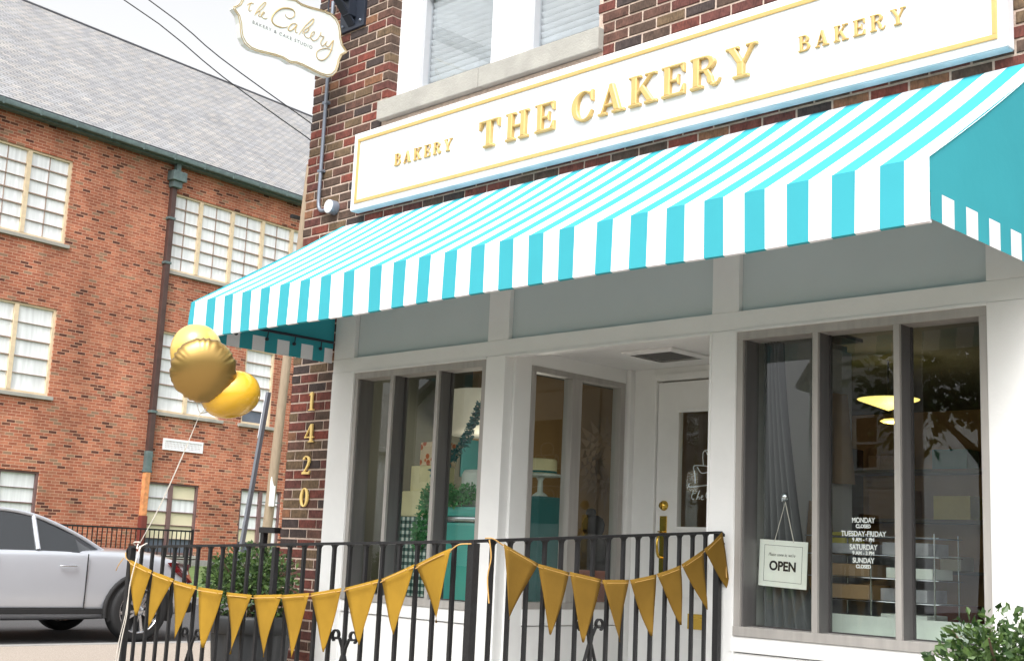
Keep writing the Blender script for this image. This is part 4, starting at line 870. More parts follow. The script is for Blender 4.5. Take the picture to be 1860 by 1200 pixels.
# side window: pedestal, cake stand, plaque, person
boxes('pedestal', 'teal2', None, [(1.84, 2.02, .50, .70, .2, 1.48)], bev=.008, label='tall teal box pedestal in the recess side window', cat='pedestal')
CS = thing('cake_stand', 'scalloped white cake stand on the teal pedestal', 'cake stand', (1.93, .60, 1.481))
b = MB(); b.lathe([(0, 0), (.05, 0), (.045, .012), (.018, .03), (.016, .10), (.03, .125), (0, .13)], n=24); b.build('stem', 'whiteice', CS)
b = MB(); b.lathe([(0, .128), (.135, .128), (.14, .135), (.13, .142), (0, .14)], n=72, flute=.03, nf=18); b.build('plate', 'whiteice', CS)
b = MB(); b.lathe([(0, 0), (.10, 0), (.102, .01), (.102, .085), (.095, .095), (0, .097)], (1.93, .60, 1.623), 40); b.build('small_cake', 'cream', None, label='small cream cake with dark green ribbon on the scalloped stand', cat='cake')
b = MB(); b.lathe([(.1035, 0), (.1035, .014)], (1.93, .60, 1.628), 40); b.build('ribbon_band', 'teal2', None, label='dark green band round the foot of the small cream cake', cat='ribbon')
pl_ = [(0, 0), (.09, .01), (.12, .05), (.1, .1), (.13, .15), (.11, .19), (.05, .2), (0, .17), (-.05, .2), (-.11, .19), (-.13, .15), (-.1, .1), (-.12, .05), (-.09, .01)]
b = MB(); b.prism(pl_, (1.96, .30, 1.75), (-.2, .98, 0), (0, 0, 1), .012); b.build('cloud_plaque', 'whiteice', None, label='white scalloped plaque beside the pillar in the recess side window', cat='plaque')
boxes('wall_shelf', 'linen', None, [(.09, .32, 2.6, 4.4, 1.28, 1.31), (.09, .32, 2.6, 4.4, .9, .93)], label='tan wall shelves behind the seated person', cat='shelf')
# seated person with a bun, seen from behind
PR = thing('person', 'seated person in a dark shirt with hair in a bun, facing away', 'person', (.0, 0, 0))
PX, PY = .95, 2.25
def skinned(name, V, E, mt, parent, sub=2):
    me = bpy.data.meshes.new(name); me.from_pydata([v[:3] for v in V], E, []); o = bpy.data.objects.new(name, me); COL.objects.link(o); o.parent = parent
    md = o.modifiers.new('skin', 'SKIN'); 
    for i, v in enumerate(V): me.skin_vertices[0].data[i].radius = (v[3], v[4] if len(v) > 4 else v[3])
    me.skin_vertices[0].data[0].use_root = True
    s_ = o.modifiers.new('sub', 'SUBSURF'); s_.levels = sub; s_.render_levels = sub; me.materials.append(M_[mt]); return o
V = [(0, 0, .68, .15, .12), (0, .0, .88, .135, .11), (0, -.02, 1.08, .16, .12), (0, -.02, 1.18, .13, .10), (0, 0, 1.24, .06, .06), (0, .02, 1.29, .06, .06), (0, .03, 1.35, .065, .07), (0, .02, 1.39, .04, .05),
     (-.19, -.01, 1.19, .06), (-.24, .06, .9, .045), (-.15, .28, .84, .035), (-.06, .36, .86, .025), (.19, -.01, 1.19, .06), (.24, .06, .9, .045), (.15, .28, .84, .035), (.06, .36, .86, .025),
     (-.1, .05, .62, .09), (-.12, .45, .60, .07), (-.12, .47, .22, .045), (.1, .05, .62, .09), (.12, .45, .60, .07), (.12, .47, .22, .045)]
Ed = [(0, 1), (1, 2), (2, 3), (3, 4), (4, 5), (5, 6), (6, 7), (3, 8), (8, 9), (9, 10), (10, 11), (3, 12), (12, 13), (13, 14), (14, 15), (0, 16), (16, 17), (17, 18), (0, 19), (19, 20), (20, 21)]
ang = D2R(30); ca, sa = math.cos(ang), math.sin(ang)
rot = lambda x, y: (PX+x*ca-y*sa, PY+x*sa+y*ca)
V = [(v[0]*1.15, v[1], v[2], *[q*1.22 for q in v[3:]]) for v in V]
body = skinned('body', [(*rot(v[0], v[1]), *v[2:]) for v in V], Ed, 'shirt', PR)
b = MB(); c_ = rot(0, .02)
b.lathe([(0, -.09), (.06, -.085), (.084, -.03), (.088, .02), (.072, .062), (.04, .082), (0, .088)], (c_[0], c_[1], 1.355), 28); b.lathe([(0, -.04), (.03, -.035), (.042, 0), (.034, .03), (0, .038)], (c_[0]-.005, c_[1]-.03, 1.455), 20); b.build('hair', 'hair', PR)
CH = thing('cafe_chair', 'russet backed chair the seated person leans on', 'chair', (PX, PY, .16), ang)
boxes('seat', 'leather', CH, [(-.22, .22, -.1, .34, .40, .44)], bev=.01); boxes('backrest', 'leather', CH, [(-.21, .21, -.2, -.17, .5, .86)], bev=.012)
for sx_ in (-.19, .19):
    for sy_ in (-.185, .3):
        b = MB(); b.tube([(sx_, sy_, 0), (sx_, sy_, .86 if sy_ < 0 else .40)], .014, 8); b.build('leg', 'black', CH)
# right window
b = MB(); vs = []; n = 46; K = 14
for j in range(K+1):
    t = j/K; z = 2.24-t*1.42
    for i in range(n+1):
        s_ = i/n; wdt = .10+.22*t**1.4; x = 3.865+s_*wdt; vs.append((x, .20+.028*math.sin(s_*34+2*math.sin(t*2))*(1-.2*t), z))
b.add(vs, [(j*(n+1)+i, (j+1)*(n+1)+i, (j+1)*(n+1)+i+1, j*(n+1)+i+1) for j in range(K) for i in range(n)], 0, True)
b.build('curtain', 'curtain', None, label='gathered grey curtain at the left side of the right window', cat='curtain')
PL = thing('pendant_lamp', 'lit pale yellow cone lamp hanging in the right window', 'lamp', (3.00, 3.1, 2.255))
b = MB(); b.lathe([(0, 0), (.215, .078), (.22, .083), (0, .088)], n=48); b.build('lamp_shade', 'lampglow', PL)
b = MB(); b.tube([(0, 0, .11), (0, 0, .40)], .006, 6); b.build('cord', 'black', PL)
BU = thing('wall_lamp', 'small lit oval lamp just below the cone lamp', 'lamp', (3.0, 3.15, 2.185))
b = MB(); b.lathe([(0, -.022), (.06, -.012), (.085, 0), (.06, .012), (0, .02)], n=24); b.build('bulb', 'bulbglow', BU)
b = MB(); b.tube([(0, 0, .02), (.03, .02, .44)], .005, 6); b.build('cord', 'black', BU)
pl_l = bpy.data.lights.new('pendant_light', 'POINT'); pl_l.energy = 4; pl_l.color = (1, .82, .5); pl_l.shadow_soft_size = .1; po = bpy.data.objects.new('pendant_light', pl_l); COL.objects.link(po); po.location = (3.04, 3.1, 2.1)
for i_, (y_, z0_, lab, mt_) in enumerate(((.98, 1.50, 'long beige linen apron hanging in the right window behind the mullion', 'linen'), (.80, .95, 'second beige apron hanging lower, below the first', 'linen'))):
    b = MB(); vs = []
    for j in range(9):
        t = j/8
        for k in range(11):
            s_ = k/10; vs.append((3.80+.03*math.sin(s_*9)*t+.05*s_, y_+(s_-.5)*(.14+.12*t), (2.08 if i_ == 0 else 1.47)-t*(.5)))
    b.add(vs, [(j*11+k, (j+1)*11+k, (j+1)*11+k+1, j*11+k+1) for j in range(8) for k in range(10)], 0, True); b.build('apron', mt_, None, label=lab, cat='apron', group='beige aprons on the recess wall')
boxes('card_box', 'yellowbox', None, [(3.82, 3.98, .80, 1.0, 1.20, 1.31)], bev=.004, label='pale yellow cardboard box on the counter behind the OPEN card', cat='box')
boxes('counter', 'paper', None, [(3.80, 4.3, .78, 1.15, .2, 1.195)], bev=.01, label='grey drawer counter behind the right window', cat='counter')
RK = thing('wire_rack', 'chrome wire shelf rack holding paper stacks in the right window', 'rack', (4.05, .45, .80))
b = MB()
for x in (0, .27, .6):
    for y_ in (0, .25): b.tube([(x, y_, 0), (x, y_, .50)], .004, 6)
b.build('rack_posts', 'chrome', RK)
for z in (.06, .17, .28, .39, .48):
    b = MB()
    for y_ in (0, .06, .12, .18, .25): b.tube([(-.1, y_, z), (.62, y_, z)], .0025, 5)
    for x in (-.1, .27, .62): b.tube([(x, 0, z), (x, .25, z)], .003, 5)
    b.build('wire_shelf', 'chrome', RK)
for i, (x, z, h, mt) in enumerate(((.0, .065, .03, 'paper'), (.0, .175, .07, 'linen'), (.3, .065, .05, 'whiteice'), (.3, .175, .06, 'paper'), (.0, .285, .06, 'linen'), (.33, .285, .05, 'whiteice'), (.0, .395, .05, 'paper'), (.31, .395, .06, 'paper'))):
    tag(boxes('paper_stack', mt, None, [(4.05+x+.01, 4.05+x+.25, .47, .68, .80+z, .80+z+h)], bev=.004), 'stack of %s sheets, on the %s wire shelf, %s half' % ({'paper': 'grey', 'linen': 'tan', 'whiteice': 'white'}[mt], {.065: 'lowest', .175: 'second lowest', .285: 'middle', .395: 'upper'}[z], 'left' if x < .2 else 'right'), 'paper stack', 'paper stacks on the wire rack')
RO = thing('paper_rosette', 'large tan paper flower on the wall behind the seated person', 'rosette', (.12, 3.25, 1.95))
b = MB()
for k_ in range(60):
    a = k_*2.399; r_ = .06+.0055*k_; d = Vector((0, math.cos(a), math.sin(a))); s_ = Vector((0, -math.sin(a), math.cos(a))); p = Vector((.02, 0, 0))+d*r_*.3; L = .16+.003*k_
    b.add([p, p+d*L*.6+s_*.035+Vector((.05, 0, 0)), p+d*L+Vector((.03, 0, 0)), p+d*L*.6-s_*.035+Vector((.06, 0, 0))], [(0, 1, 2, 3)])
b.build('petals', 'linen', RO)
BSH = thing('back_shelf', 'dark shelving along the back wall of the shop', 'shelf', (3.4, 5.7, .16))
for z in (.5, .95, 1.4, 1.85): boxes('shelf_board', 'inside_dark', BSH, [(-2.2, 1.6, -.15, .2, z, z+.03)])
for x in (-2.2, -.3, 1.57): boxes('shelf_upright', 'inside_dark', BSH, [(x, x+.03, -.15, .2, 0, 2.1)])
random.seed(11)
for z, zn in ((.53, 'lowest'), (.98, 'second'), (1.43, 'third'), (1.88, 'top')):
    for k_ in range(5):
        x = 1.35+k_*.72+random.uniform(0, .1); w_, h_ = random.uniform(.18, .4), random.uniform(.12, .3); mt_ = random.choice(['yellowbox', 'whiteice', 'teal2', 'paper', 'leather', 'linen'])
        boxes('bakery_box', mt_, None, [(x, x+w_, 5.6, 5.85, .16+z, .16+z+h_)], bev=.005, label='%s box, number %d from the left on the %s back shelf' % ({'yellowbox': 'pale yellow', 'whiteice': 'white', 'teal2': 'dark teal', 'paper': 'grey', 'leather': 'russet', 'linen': 'tan'}[mt_], k_+1, zn), cat='box', group='boxes on the back shelving')
boxes('work_table', 'linen', None, [(4.9, 6.5, 2.2, 3.2, .9, .95), (4.95, 5.0, 2.25, 2.3, .16, .9), (6.4, 6.45, 2.25, 2.3, .16, .9), (4.95, 5.0, 3.1, 3.15, .16, .9), (6.4, 6.45, 3.1, 3.15, .16, .9)], label='long work table deep inside the shop', cat='table')

# ================================================================== OLD BRICK BUILDING
OB = thing('brick_school', 'large old orange brick building with pale slate roof across the side street', 'building', (-19.644, 10.451, 0), math.atan2(.9926, -.121))
def win(u0, u1, z0, z1, mulls, rows, fr, bars, tone, half=False, fw=.06):
    b = MB(); b.box(u0, u1, .03, .10, z0, z0+fw); b.box(u0, u1, .03, .10, z1-fw*.8, z1); b.box(u0, u0+fw, .03, .10, z0+fw, z1-fw*.8); b.box(u1-fw, u1, .03, .10, z0+fw, z1-fw*.8)
    W = b.build('window', fr, OB)
    for m_ in mulls: boxes('mullion', fr, W, [(m_-.05, m_+.05, .02, .10, z0+fw, z1-fw*.8)])
    e = [u0+fw]+[v for m_ in mulls for v in (m_-.05, m_+.05)]+[u1-fw]; b = MB(); pn = MB(); random.seed(int(u0*10)+int(z0*7))
    for i in range(0, len(e), 2):
        for r in range(rows):
            a, c = z0+fw+(z1-z0-fw*1.8)*r/rows, z0+fw+(z1-z0-fw*1.8)*(r+1)/rows
            if r: b.box(e[i], e[i+1], .05, .09, a-(.013 if r % 3 != 1 else .006), a+(.013 if r % 3 != 1 else .006))
            t = 0
            if tone == 'mixed': t = 2 if r == 0 else random.choice([0, 0, 0, 1])
            if tone == 'low' and r == 0: t = 2
            pn.add([(e[i], .085, a), (e[i+1], .085, a), (e[i+1], .085, c), (e[i], .085, c)], [(0, 1, 2, 3)], t)
        if half: m2 = (e[i]+e[i+1])/2; b.box(m2-.006, m2+.006, .06, .09, z0+fw, z1-fw*.8)
    b.build('muntin', bars, W); pn.build('pane', ['blind', 'blindc', 'bluepane'], W)
holes = []
for sh in (0, -7.6):
    holes += [(-.56+sh if sh == 0 else -9, (5.45 if sh == 0 else -3.0), 7.48, 9.42)]
holes = [(-.56, 5.45, 7.48, 9.42), (-.56, 1.41, 4.05, 6.0), (2.1, 3.08, 4.05, 6.0), (-.56, .98, .72, 2.40), (2.29, 3.66, .72, 2.42), (4.6, 6.6, .72, 2.4), (4.6, 6.6, 4.05, 6.0),
         (-7.4, -3.35, 7.48, 9.42), (-5.3, -3.35, 4.05, 6.0), (-5.3, -3.35, .72, 2.40)]
def wall_holes(name, mt, par, u0, u1, z0, z1, H, dpt=.12):
    us = sorted(set([u0, u1]+[h[0] for h in H]+[h[1] for h in H])); zs = sorted(set([z0, z1]+[h[2] for h in H]+[h[3] for h in H])); b = MB()
    for i in range(len(us)-1):
        for j in range(len(zs)-1):
            cu, cz = (us[i]+us[i+1])/2, (zs[j]+zs[j+1])/2
            if any(h[0] < cu < h[1] and h[2] < cz < h[3] for h in H): continue
            b.add([(us[i], 0, zs[j]), (us[i+1], 0, zs[j]), (us[i+1], 0, zs[j+1]), (us[i], 0, zs[j+1])], [(0, 1, 2, 3)])
    for a, c, e, f in H:
        b.add([(a, 0, e), (a, dpt, e), (a, dpt, f), (a, 0, f), (c, 0, e), (c, dpt, e), (c, dpt, f), (c, 0, f)], [(0, 1, 2, 3), (4, 7, 6, 5), (0, 4, 5, 1), (3, 2, 6, 7)])
    return b.build(name, mt, par)
wall_holes('wall', 'oldbrick', OB, -14, 16, .3, 10.2, holes)
boxes('wall', 'oldbrick', OB, [(-14, 16, .125, .14, .3, 10.2), (-14, 16, 11.8, 12, .3, 10.2), (-14.0, -13.98, .14, 11.8, .3, 10.2), (15.98, 16, .14, 11.8, .3, 10.2)])
boxes('plinth', 'concrete', OB, [(-14, 16, -.05, 0, .3, .62)], bev=.02)
win(-.56, 5.45, 7.48, 9.42, [.33, 1.34, 2.35, 3.36, 4.4], 6, 'tanframe', 'brownbar', 'w', True)
win(-.56, 1.41, 4.05, 6.0, [.36], 6, 'tanframe', 'brownbar', 'w'); win(2.1, 3.08, 4.05, 6.0, [], 6, 'tanframe', 'brownbar', 'low')
win(-.56, .98, .72, 2.40, [.18], 5, 'mauve', 'mauve', 'mixed'); win(2.29, 3.66, .72, 2.42, [2.98], 5, 'mauve', 'mauve', 'mixed')
win(4.6, 6.6, .72, 2.4, [5.6], 5, 'mauve', 'mauve', 'mixed'); win(4.6, 6.6, 4.05, 6.0, [5.6], 5, 'tanframe', 'brownbar', 'w')
win(-7.4, -3.35, 7.48, 9.42, [-6.4, -5.4, -4.4], 6, 'tanframe', 'brownbar', 'w', True); win(-5.3, -3.35, 4.05, 6.0, [-4.3], 5, 'tanframe', 'brownbar', 'w'); win(-5.3, -3.35, .72, 2.40, [-4.3], 5, 'mauve', 'mauve', 'mixed')
for a, c, e in ((-.66, 5.55, 7.48), (-.66, 1.51, 4.05), (2.0, 3.18, 4.05), (-.66, 1.08, .72), (2.19, 3.76, .72), (-7.5, -3.25, 7.48), (-5.4, -3.25, 4.05), (-5.4, -3.25, .72), (4.5, 6.7, 4.05), (4.5, 6.7, .72)): boxes('sill', 'stone', OB, [(a, c, -.06, .1, e-.08, e)], bev=.01)
# roof slope, its own origin so the slates follow the slope
L_ = math.hypot(6.6, 5.3); b = MB(); b.add([(-14.3, 0, 0), (16.3, 0, 0), (16.3, L_, 0), (-14.3, L_, 0)], [(0, 1, 2, 3)]); b.add([(-14.3, 0, -.08), (16.3, 0, -.08), (16.3, 0, 0), (-14.3, 0, 0)], [(0, 1, 2, 3)])
rf = b.build('roof', 'slate', OB); rf.location = (0, -.3, 10.28); rf.rotation_euler = (math.atan2(5.3, 6.6), 0, 0)
b = MB(); b.add([(-14.3, 0, 0), (16.3, 0, 0), (16.3, L_, 0), (-14.3, L_, 0)], [(3, 2, 1, 0)]); rf = b.build('roof', 'slate', OB); rf.location = (0, 12.3+.6, 10.28); rf.rotation_euler = (math.pi-math.atan2(5.3, 6.6), 0, 0)
b = MB(); b.tube([(-14.3, 6.3, 15.58), (16.3, 6.3, 15.58)], .05, 8); b.build('ridge_cap', 'slate', OB)
b = MB()
b.box(-14.3, 16.3, -.36, -.22, 10.12, 10.24, bev=.03); b.box(-14.3, 16.3, -.22, -.02, 10.08, 10.20)
u = -13.5
while u < 16: b.box(u, u+.04, -.372, -.36, 10.10, 10.26); u += .9
b.build('gutter', 'gutter', OB)
DP = MB(); DP.box(-.70, -.56, -.13, -.01, 2.95, 9.6, bev=.02); DP = DP.build('downpipe', 'pipe_brown', OB)
boxes('hopper', 'gutter', DP, [(-.80, -.40, -.26, -.005, 9.66, 9.9), (-.74, -.47, -.2, -.005, 9.5, 9.66), (-.68, -.55, -.2, -.08, 9.9, 10.14)], bev=.02)
boxes('rusty_section', 'rust', DP, [(-.71, -.57, -.14, -.01, 1.6, 2.62)], bev=.02); boxes('grey_section', 'gutter', DP, [(-.715, -.555, -.14, -.005, 2.64, 3.1)], bev=.02)
boxes('red_section', 'pipe_red', DP, [(-.715, -.55, -.15, -.01, .4, 1.6)], bev=.02)
boxes('pipe_collar', 'gutter', DP, [(-.73, -.54, -.145, -.003, z, z+.06) for z in (4.0, 7.6, 8.7, 2.6)], bev=.01)
b = MB(); b.box(-.21, .97, -.03, 0, 3.40, 3.45); b.box(-.21, .97, -.03, 0, 3.18, 3.22); b.box(-.21, -.17, -.03, 0, 3.22, 3.40); b.box(.93, .97, -.03, 0, 3.22, 3.40)
for k in range(26):
    uu = -.16+k*.042; b.box(uu, uu+.02, -.024, -.004, 3.22, 3.40)
for k in range(3): b.box(-.17, .93, -.02, -.006, 3.25+.05*k, 3.262+.05*k)
b.build('wall_vent', 'vinyl', OB)
# black stair railing in front of the building
FR2 = thing('stair_railing', 'low black iron stair railing in front of the old brick building', 'railing', (-19.644, 10.451, 0), math.atan2(.9926, -.121))
b = MB(); b.box(-4.5, .34, -.74, -.70, 1.27, 1.31); b.box(-4.5, .34, -.74, -.70, .68, .71); b.build('rail_bars', 'black', FR2)
k = 0
while -4.5+k*.125 < .34:
    uu = -4.5+k*.125; boxes('baluster', 'black', FR2, [(uu-.009, uu+.009, -.73, -.712, .71, 1.27)]); k += 1
boxes('end_post', 'black', FR2, [(.31, .35, -.74, -.70, .4, 1.34)])

# ================================================================== CAR
def car(label, loc, rz):
    T = thing('parked_car', label, 'car', loc, rz, 'silver cars parked along the kerbs')
    # local frame: +X forward, rear bumper at x = 0, centre line y = 0
    L = 4.6; st_ = []   # stations: x, half width, underside z, belt z (top edge of flank), deck z at centre
    S_ = [(0.0, .62, .36, .66, .68), (.05, .76, .28, .78, .80), (.2, .86, .24, .86, .92), (.5, .905, .23, .92, .99), (.9, .92, .22, .95, 1.01), (1.4, .925, .2, .955, 1.0), (2.2, .925, .2, .945, .98), (3.0, .92, .2, .93, .96), (3.5, .915, .22, .90, .95), (4.0, .89, .23, .84, .89), (4.4, .8, .25, .74, .78), (4.6, .6, .34, .6, .62)]
    b = MB(); vs = []; K = 0
    for x, hw, zb, zt, zd in S_:
        prof = [(-hw*.86, zb), (-hw*.97, zb+.08), (-hw*1.0, zb+(zt-zb)*.4), (-hw*.985, zb+(zt-zb)*.72), (-hw*.955, zt-.02), (-hw*.90, zt+.012), (-hw*.6, zd-.008), (0, zd), (hw*.6, zd-.008), (hw*.90, zt+.012), (hw*.955, zt-.02), (hw*.985, zb+(zt-zb)*.72), (hw*1.0, zb+(zt-zb)*.4), (hw*.97, zb+.08), (hw*.86, zb)]
        K = len(prof); vs += [(x, y, z) for y, z in prof]
    fs = [(i*K+j, (i+1)*K+j, (i+1)*K+(j+1) % K, i*K+(j+1) % K) for i in range(len(S_)-1) for j in range(K)]+[tuple(range(K)), tuple(range((len(S_)-1)*K, len(S_)*K))[::-1]]
    b.add(vs, fs, 0, True); body = b.build('body', 'paint', T)
    sb = body.modifiers.new('s', 'SUBSURF'); sb.levels = 2; sb.render_levels = 2
    # glasshouse
    G_ = [(1.15, .70, .99, .99), (1.5, .72, .99, 1.17), (1.95, .70, .99, 1.34), (2.4, .68, .99, 1.39), (2.95, .68, .98, 1.35), (3.35, .70, .96, 1.13), (3.7, .72, .93, .94)]
    b = MB(); vs = []; 
    for x, hw, z0, z1 in G_: vs += [(x, -hw-.14*(1), z0-.05), (x, -hw*(1-.25*(z1-z0)), z1-.03), (x, -hw*.6, z1), (x, hw*.6, z1), (x, hw*(1-.25*(z1-z0)), z1-.03), (x, hw+.14, z0-.05)]
    fs = []; mi = []
    for i in range(len(G_)-1):
        for j in range(5): b.add([vs[i*6+j], vs[(i+1)*6+j], vs[(i+1)*6+j+1], vs[i*6+j+1]], [(0, 1, 2, 3)], 0 if (j in (0, 4) or i in (0, 1, 4, 5)) else 1, True)
    b.build('cabin', ['carglass', 'paint'], T)
    b = MB()
    for s_ in (-1, 1):
        P = [(x, s_*hw*(1-.25*(z1-z0))*1.005, z1-.028) for x, hw, z0, z1 in G_]; b.tube(smooth_line(P), .022, 6)
        for i_, t_ in ((2, .0), (3, .25)):
            x, hw, z0, z1 = G_[i_]; b.tube([(x+t_, s_*(hw+.14), z0-.03), (x+t_, s_*hw*(1-.25*(z1-z0)), z1-.03)], .025, 6)
    b.build('roof_rail', 'paint', T)
    for s_ in (-1, 1):
        b = MB()
        for sx_ in (1.42, 2.42): b.box(sx_, sx_+.008, s_*.915, s_*.928, .36, .93)
        b.box(1.42, 3.3, s_*.915, s_*.926, .36, .367); b.build('door_gap', 'rubber', T)
        b = MB()
        for sx_ in (1.55, 2.55): b.tube([(sx_, s_*.925, .80), (sx_+.03, s_*.945, .80), (sx_+.15, s_*.945, .80), (sx_+.18, s_*.925, .80)], .010, 6)
        b.build('door_handle', 'alloy', T)
        b = MB(); b.box(.55, 3.6, s_*.905, s_*.93, .30, .36, bev=.01); b.build('sill_trim', 'rubber', T)
        b = MB(); b.add([(.015, s_*.62, .62), (.03, s_*.60, .76), (.13, s_*.80, .84), (.42, s_*.895, .865), (.30, s_*.89, .76), (.09, s_*.80, .64)], [(0, 1, 2, 3, 4, 5) if s_ > 0 else (5, 4, 3, 2, 1, 0)])
        o = b.build('tail_light', 'tail', T); md = o.modifiers.new('s', 'SOLIDIFY'); md.thickness = .06; md.offset = 0
    boxes('bumper', 'rubber', T, [(-.03, .1, -.7, .7, .30, .42)], bev=.03); boxes('number_plate', 'card', T, [(-.012, .01, -.2, .2, .5, .62)], bev=.005)
    for wx in (.78, 3.72):
        for s_ in (-1, 1):
            WH = thing_part('wheel', T, (wx, s_*.84, .335))
            b = MB(); b.lathe([(.245, -.10), (.30, -.105), (.325, -.095), (.335, -.06), (.335, .06), (.325, .095), (.30, .105), (.245, .10)], n=40, axis=(0, 1, 0)); b.build('tyre', 'rubber', WH)
            b = MB(); b.lathe([(.245, -.09), (.238, -.095), (.225, -.08), (.22, .08)], n=40, axis=(0, s_*-1, 0)); b.lathe([(0, .095), (.045, .095), (.055, .08), (.055, .02)], n=20, axis=(0, s_, 0))
            for q in range(10):
                a = 2*math.pi*q/10+(.1 if q % 2 else -.1); d = Vector((math.cos(a), 0, math.sin(a))); e = Vector((-math.sin(a), 0, math.cos(a))); yy = s_*.088
                p0, p1 = d*.04, d*.232; w0, w1 = e*.013, e*.017; o_ = Vector((0, yy, 0)); i_ = Vector((0, yy-s_*.03, 0))
                b.add([p0-w0+o_, p0+w0+o_, p1+w1+o_*.9, p1-w1+o_*.9, p0-w0+i_, p0+w0+i_, p1+w1+i_*.8, p1-w1+i_*.8], [(0, 1, 2, 3), (7, 6, 5, 4), (0, 4, 5, 1), (2, 6, 7, 3), (1, 5, 6, 2), (0, 3, 7, 4)])
            b.build('rim', 'alloy', WH)
            b = MB(); b.lathe([(0, .03), (.22, .03)], n=32, axis=(0, s_, 0)); b.build('brake_shadow_plate', 'rubber', WH)
            b = MB(); P = [(wx+.40*math.cos(a), s_*.925, .335+.385*math.sin(a)) for a in [math.pi*k/16 for k in range(-1, 18)]]; b.tube(P, .028, 6)
            b.add([(wx, s_*.926, .30)]+[(wx+.385*math.cos(math.pi*k/20), s_*.929, .335+.372*math.sin(math.pi*k/20)) for k in range(-2, 23)], [tuple(range(0, 26))] if s_ < 0 else [tuple(range(25, -1, -1))])
            b.build('wheel_arch', 'rubber', T)
            WH.location.y = s_*.87
    return T
def thing_part(name, par, loc):
    o = bpy.data.objects.new(name, None); COL.objects.link(o); o.parent = par; o.location = loc; return o
# rear end near (-5.5, 2.75); nose toward -Y
c1 = car('silver sedan parked on the side street, rear wheel seen behind the railing', (-6.33, 2.78, -.02), D2R(-90))
c2 = copy_tree(c1); c2.location = (-11.5, -9.2, -.02); c2.rotation_euler.z = D2R(180); c2['label'] = 'silver sedan reflected in the left window, parked across the front street'

# ================================================================== STREET THINGS
UP = thing('utility_pole', 'weathered wooden utility pole between the sign post and the brick pier', 'pole')
b = MB(); b.tube([(-16.55, 11.2, .3), (-16.35, 11.126, 1.083), (-15.634, 10.828, 5.154), (-14.9, 10.55, 9.4)], [.115, .112, .10, .085], 14); b.build('pole_shaft', 'wood_pole', UP)
boxes('crossarm', 'black', UP, [(-15.25, -15.17, 10.35, 10.9, 8.19, 8.27)], bev=.01)
boxes('marker_strip', 'vinyl', UP, [(-16.06, -16.02, 10.93, 11.05, 1.9, 2.55)], bev=.005); boxes('band', 'gutter', UP, [(-16.42, -16.12, 11.0, 11.26, 1.98, 2.0)])
PT = thing('street_sign', 'leaning grey post with a white sign board seen edge-on', 'street sign')
v0, v1 = Vector((-2.162, 1.278, 2.463)), Vector((-2.463, 1.321, 1.081)); dd = (v1-v0).normalized()
b = MB(); b.tube([v0, v1, v1+dd*1.12], .025, 4); b.build('post', 'slatepost', PT)
b = MB(); q0 = v0-dd*-.03+Vector((-.05, 0, 0)); w_ = Vector((.12, -.165, 0)).normalized()*.006; u_ = Vector((.0, .0, 0)); s_ = Vector((.78, -.6, 0)).normalized()
e_ = s_*.012; f_ = Vector((-.55, -.8, 0)).normalized()*.012
n_ = Vector((.84, -.54, 0)); a_ = v0+dd*.02-Vector((.030, .012, 0)); c2_ = v0+dd*.42-Vector((.030, .012, 0)); dv = Vector((-.78, .62, 0)).normalized()*.3; tk = Vector((.62, .78, 0))*.004
b.add([a_-tk, a_+tk, a_+tk+dv, a_-tk+dv, c2_-tk, c2_+tk, c2_+tk+dv, c2_-tk+dv], [(0, 1, 2, 3), (7, 6, 5, 4), (0, 4, 5, 1), (1, 5, 6, 2), (2, 6, 7, 3), (3, 7, 4, 0)]); b.build('sign_board', 'vinyl', PT)
SRL = thing('side_handrail', 'short black square-tube handrail beside the brick corner behind the shrub', 'handrail')
b = MB(); b.box(-.215, -.175, -.02, .02, 0, 1.21, bev=.003); b.box(-.215, -.175, .5, .54, 0, 1.21, bev=.003); b.build('handrail_post', 'black', SRL); boxes('handrail_top', 'black', SRL, [(-.22, -.03, -.03, .02, 1.185, 1.225), (-.22, -.17, .02, .56, 1.185, 1.225)], bev=.003)
for lab, P in (('lower black overhead cable crossing the sky to the brick corner', [(-15.1, 1.2, 12.6), (-12.141, 4.421, 10.299), (-11.034, 5.84, 9.055), (-10.085, 7.033, 8.082), (-9.2, 8.15, 7.2), (-5.0, 8.7, 6.5), (.01, 8.8, 6.2)]), ('upper black overhead cable crossing the sky to the brick corner', [(-14.6, 1.5, 12.9), (-11.834, 4.724, 10.319), (-11.038, 5.755, 9.383), (-10.033, 7.018, 8.348), (-9.1, 8.2, 7.4), (-5.0, 8.7, 6.7), (.01, 8.8, 6.4)])):
    b = MB(); b.tube(smooth_line(P), .011, 6); b.build('overhead_cable', 'wire', None, label=lab, cat='cable', group='overhead cables')

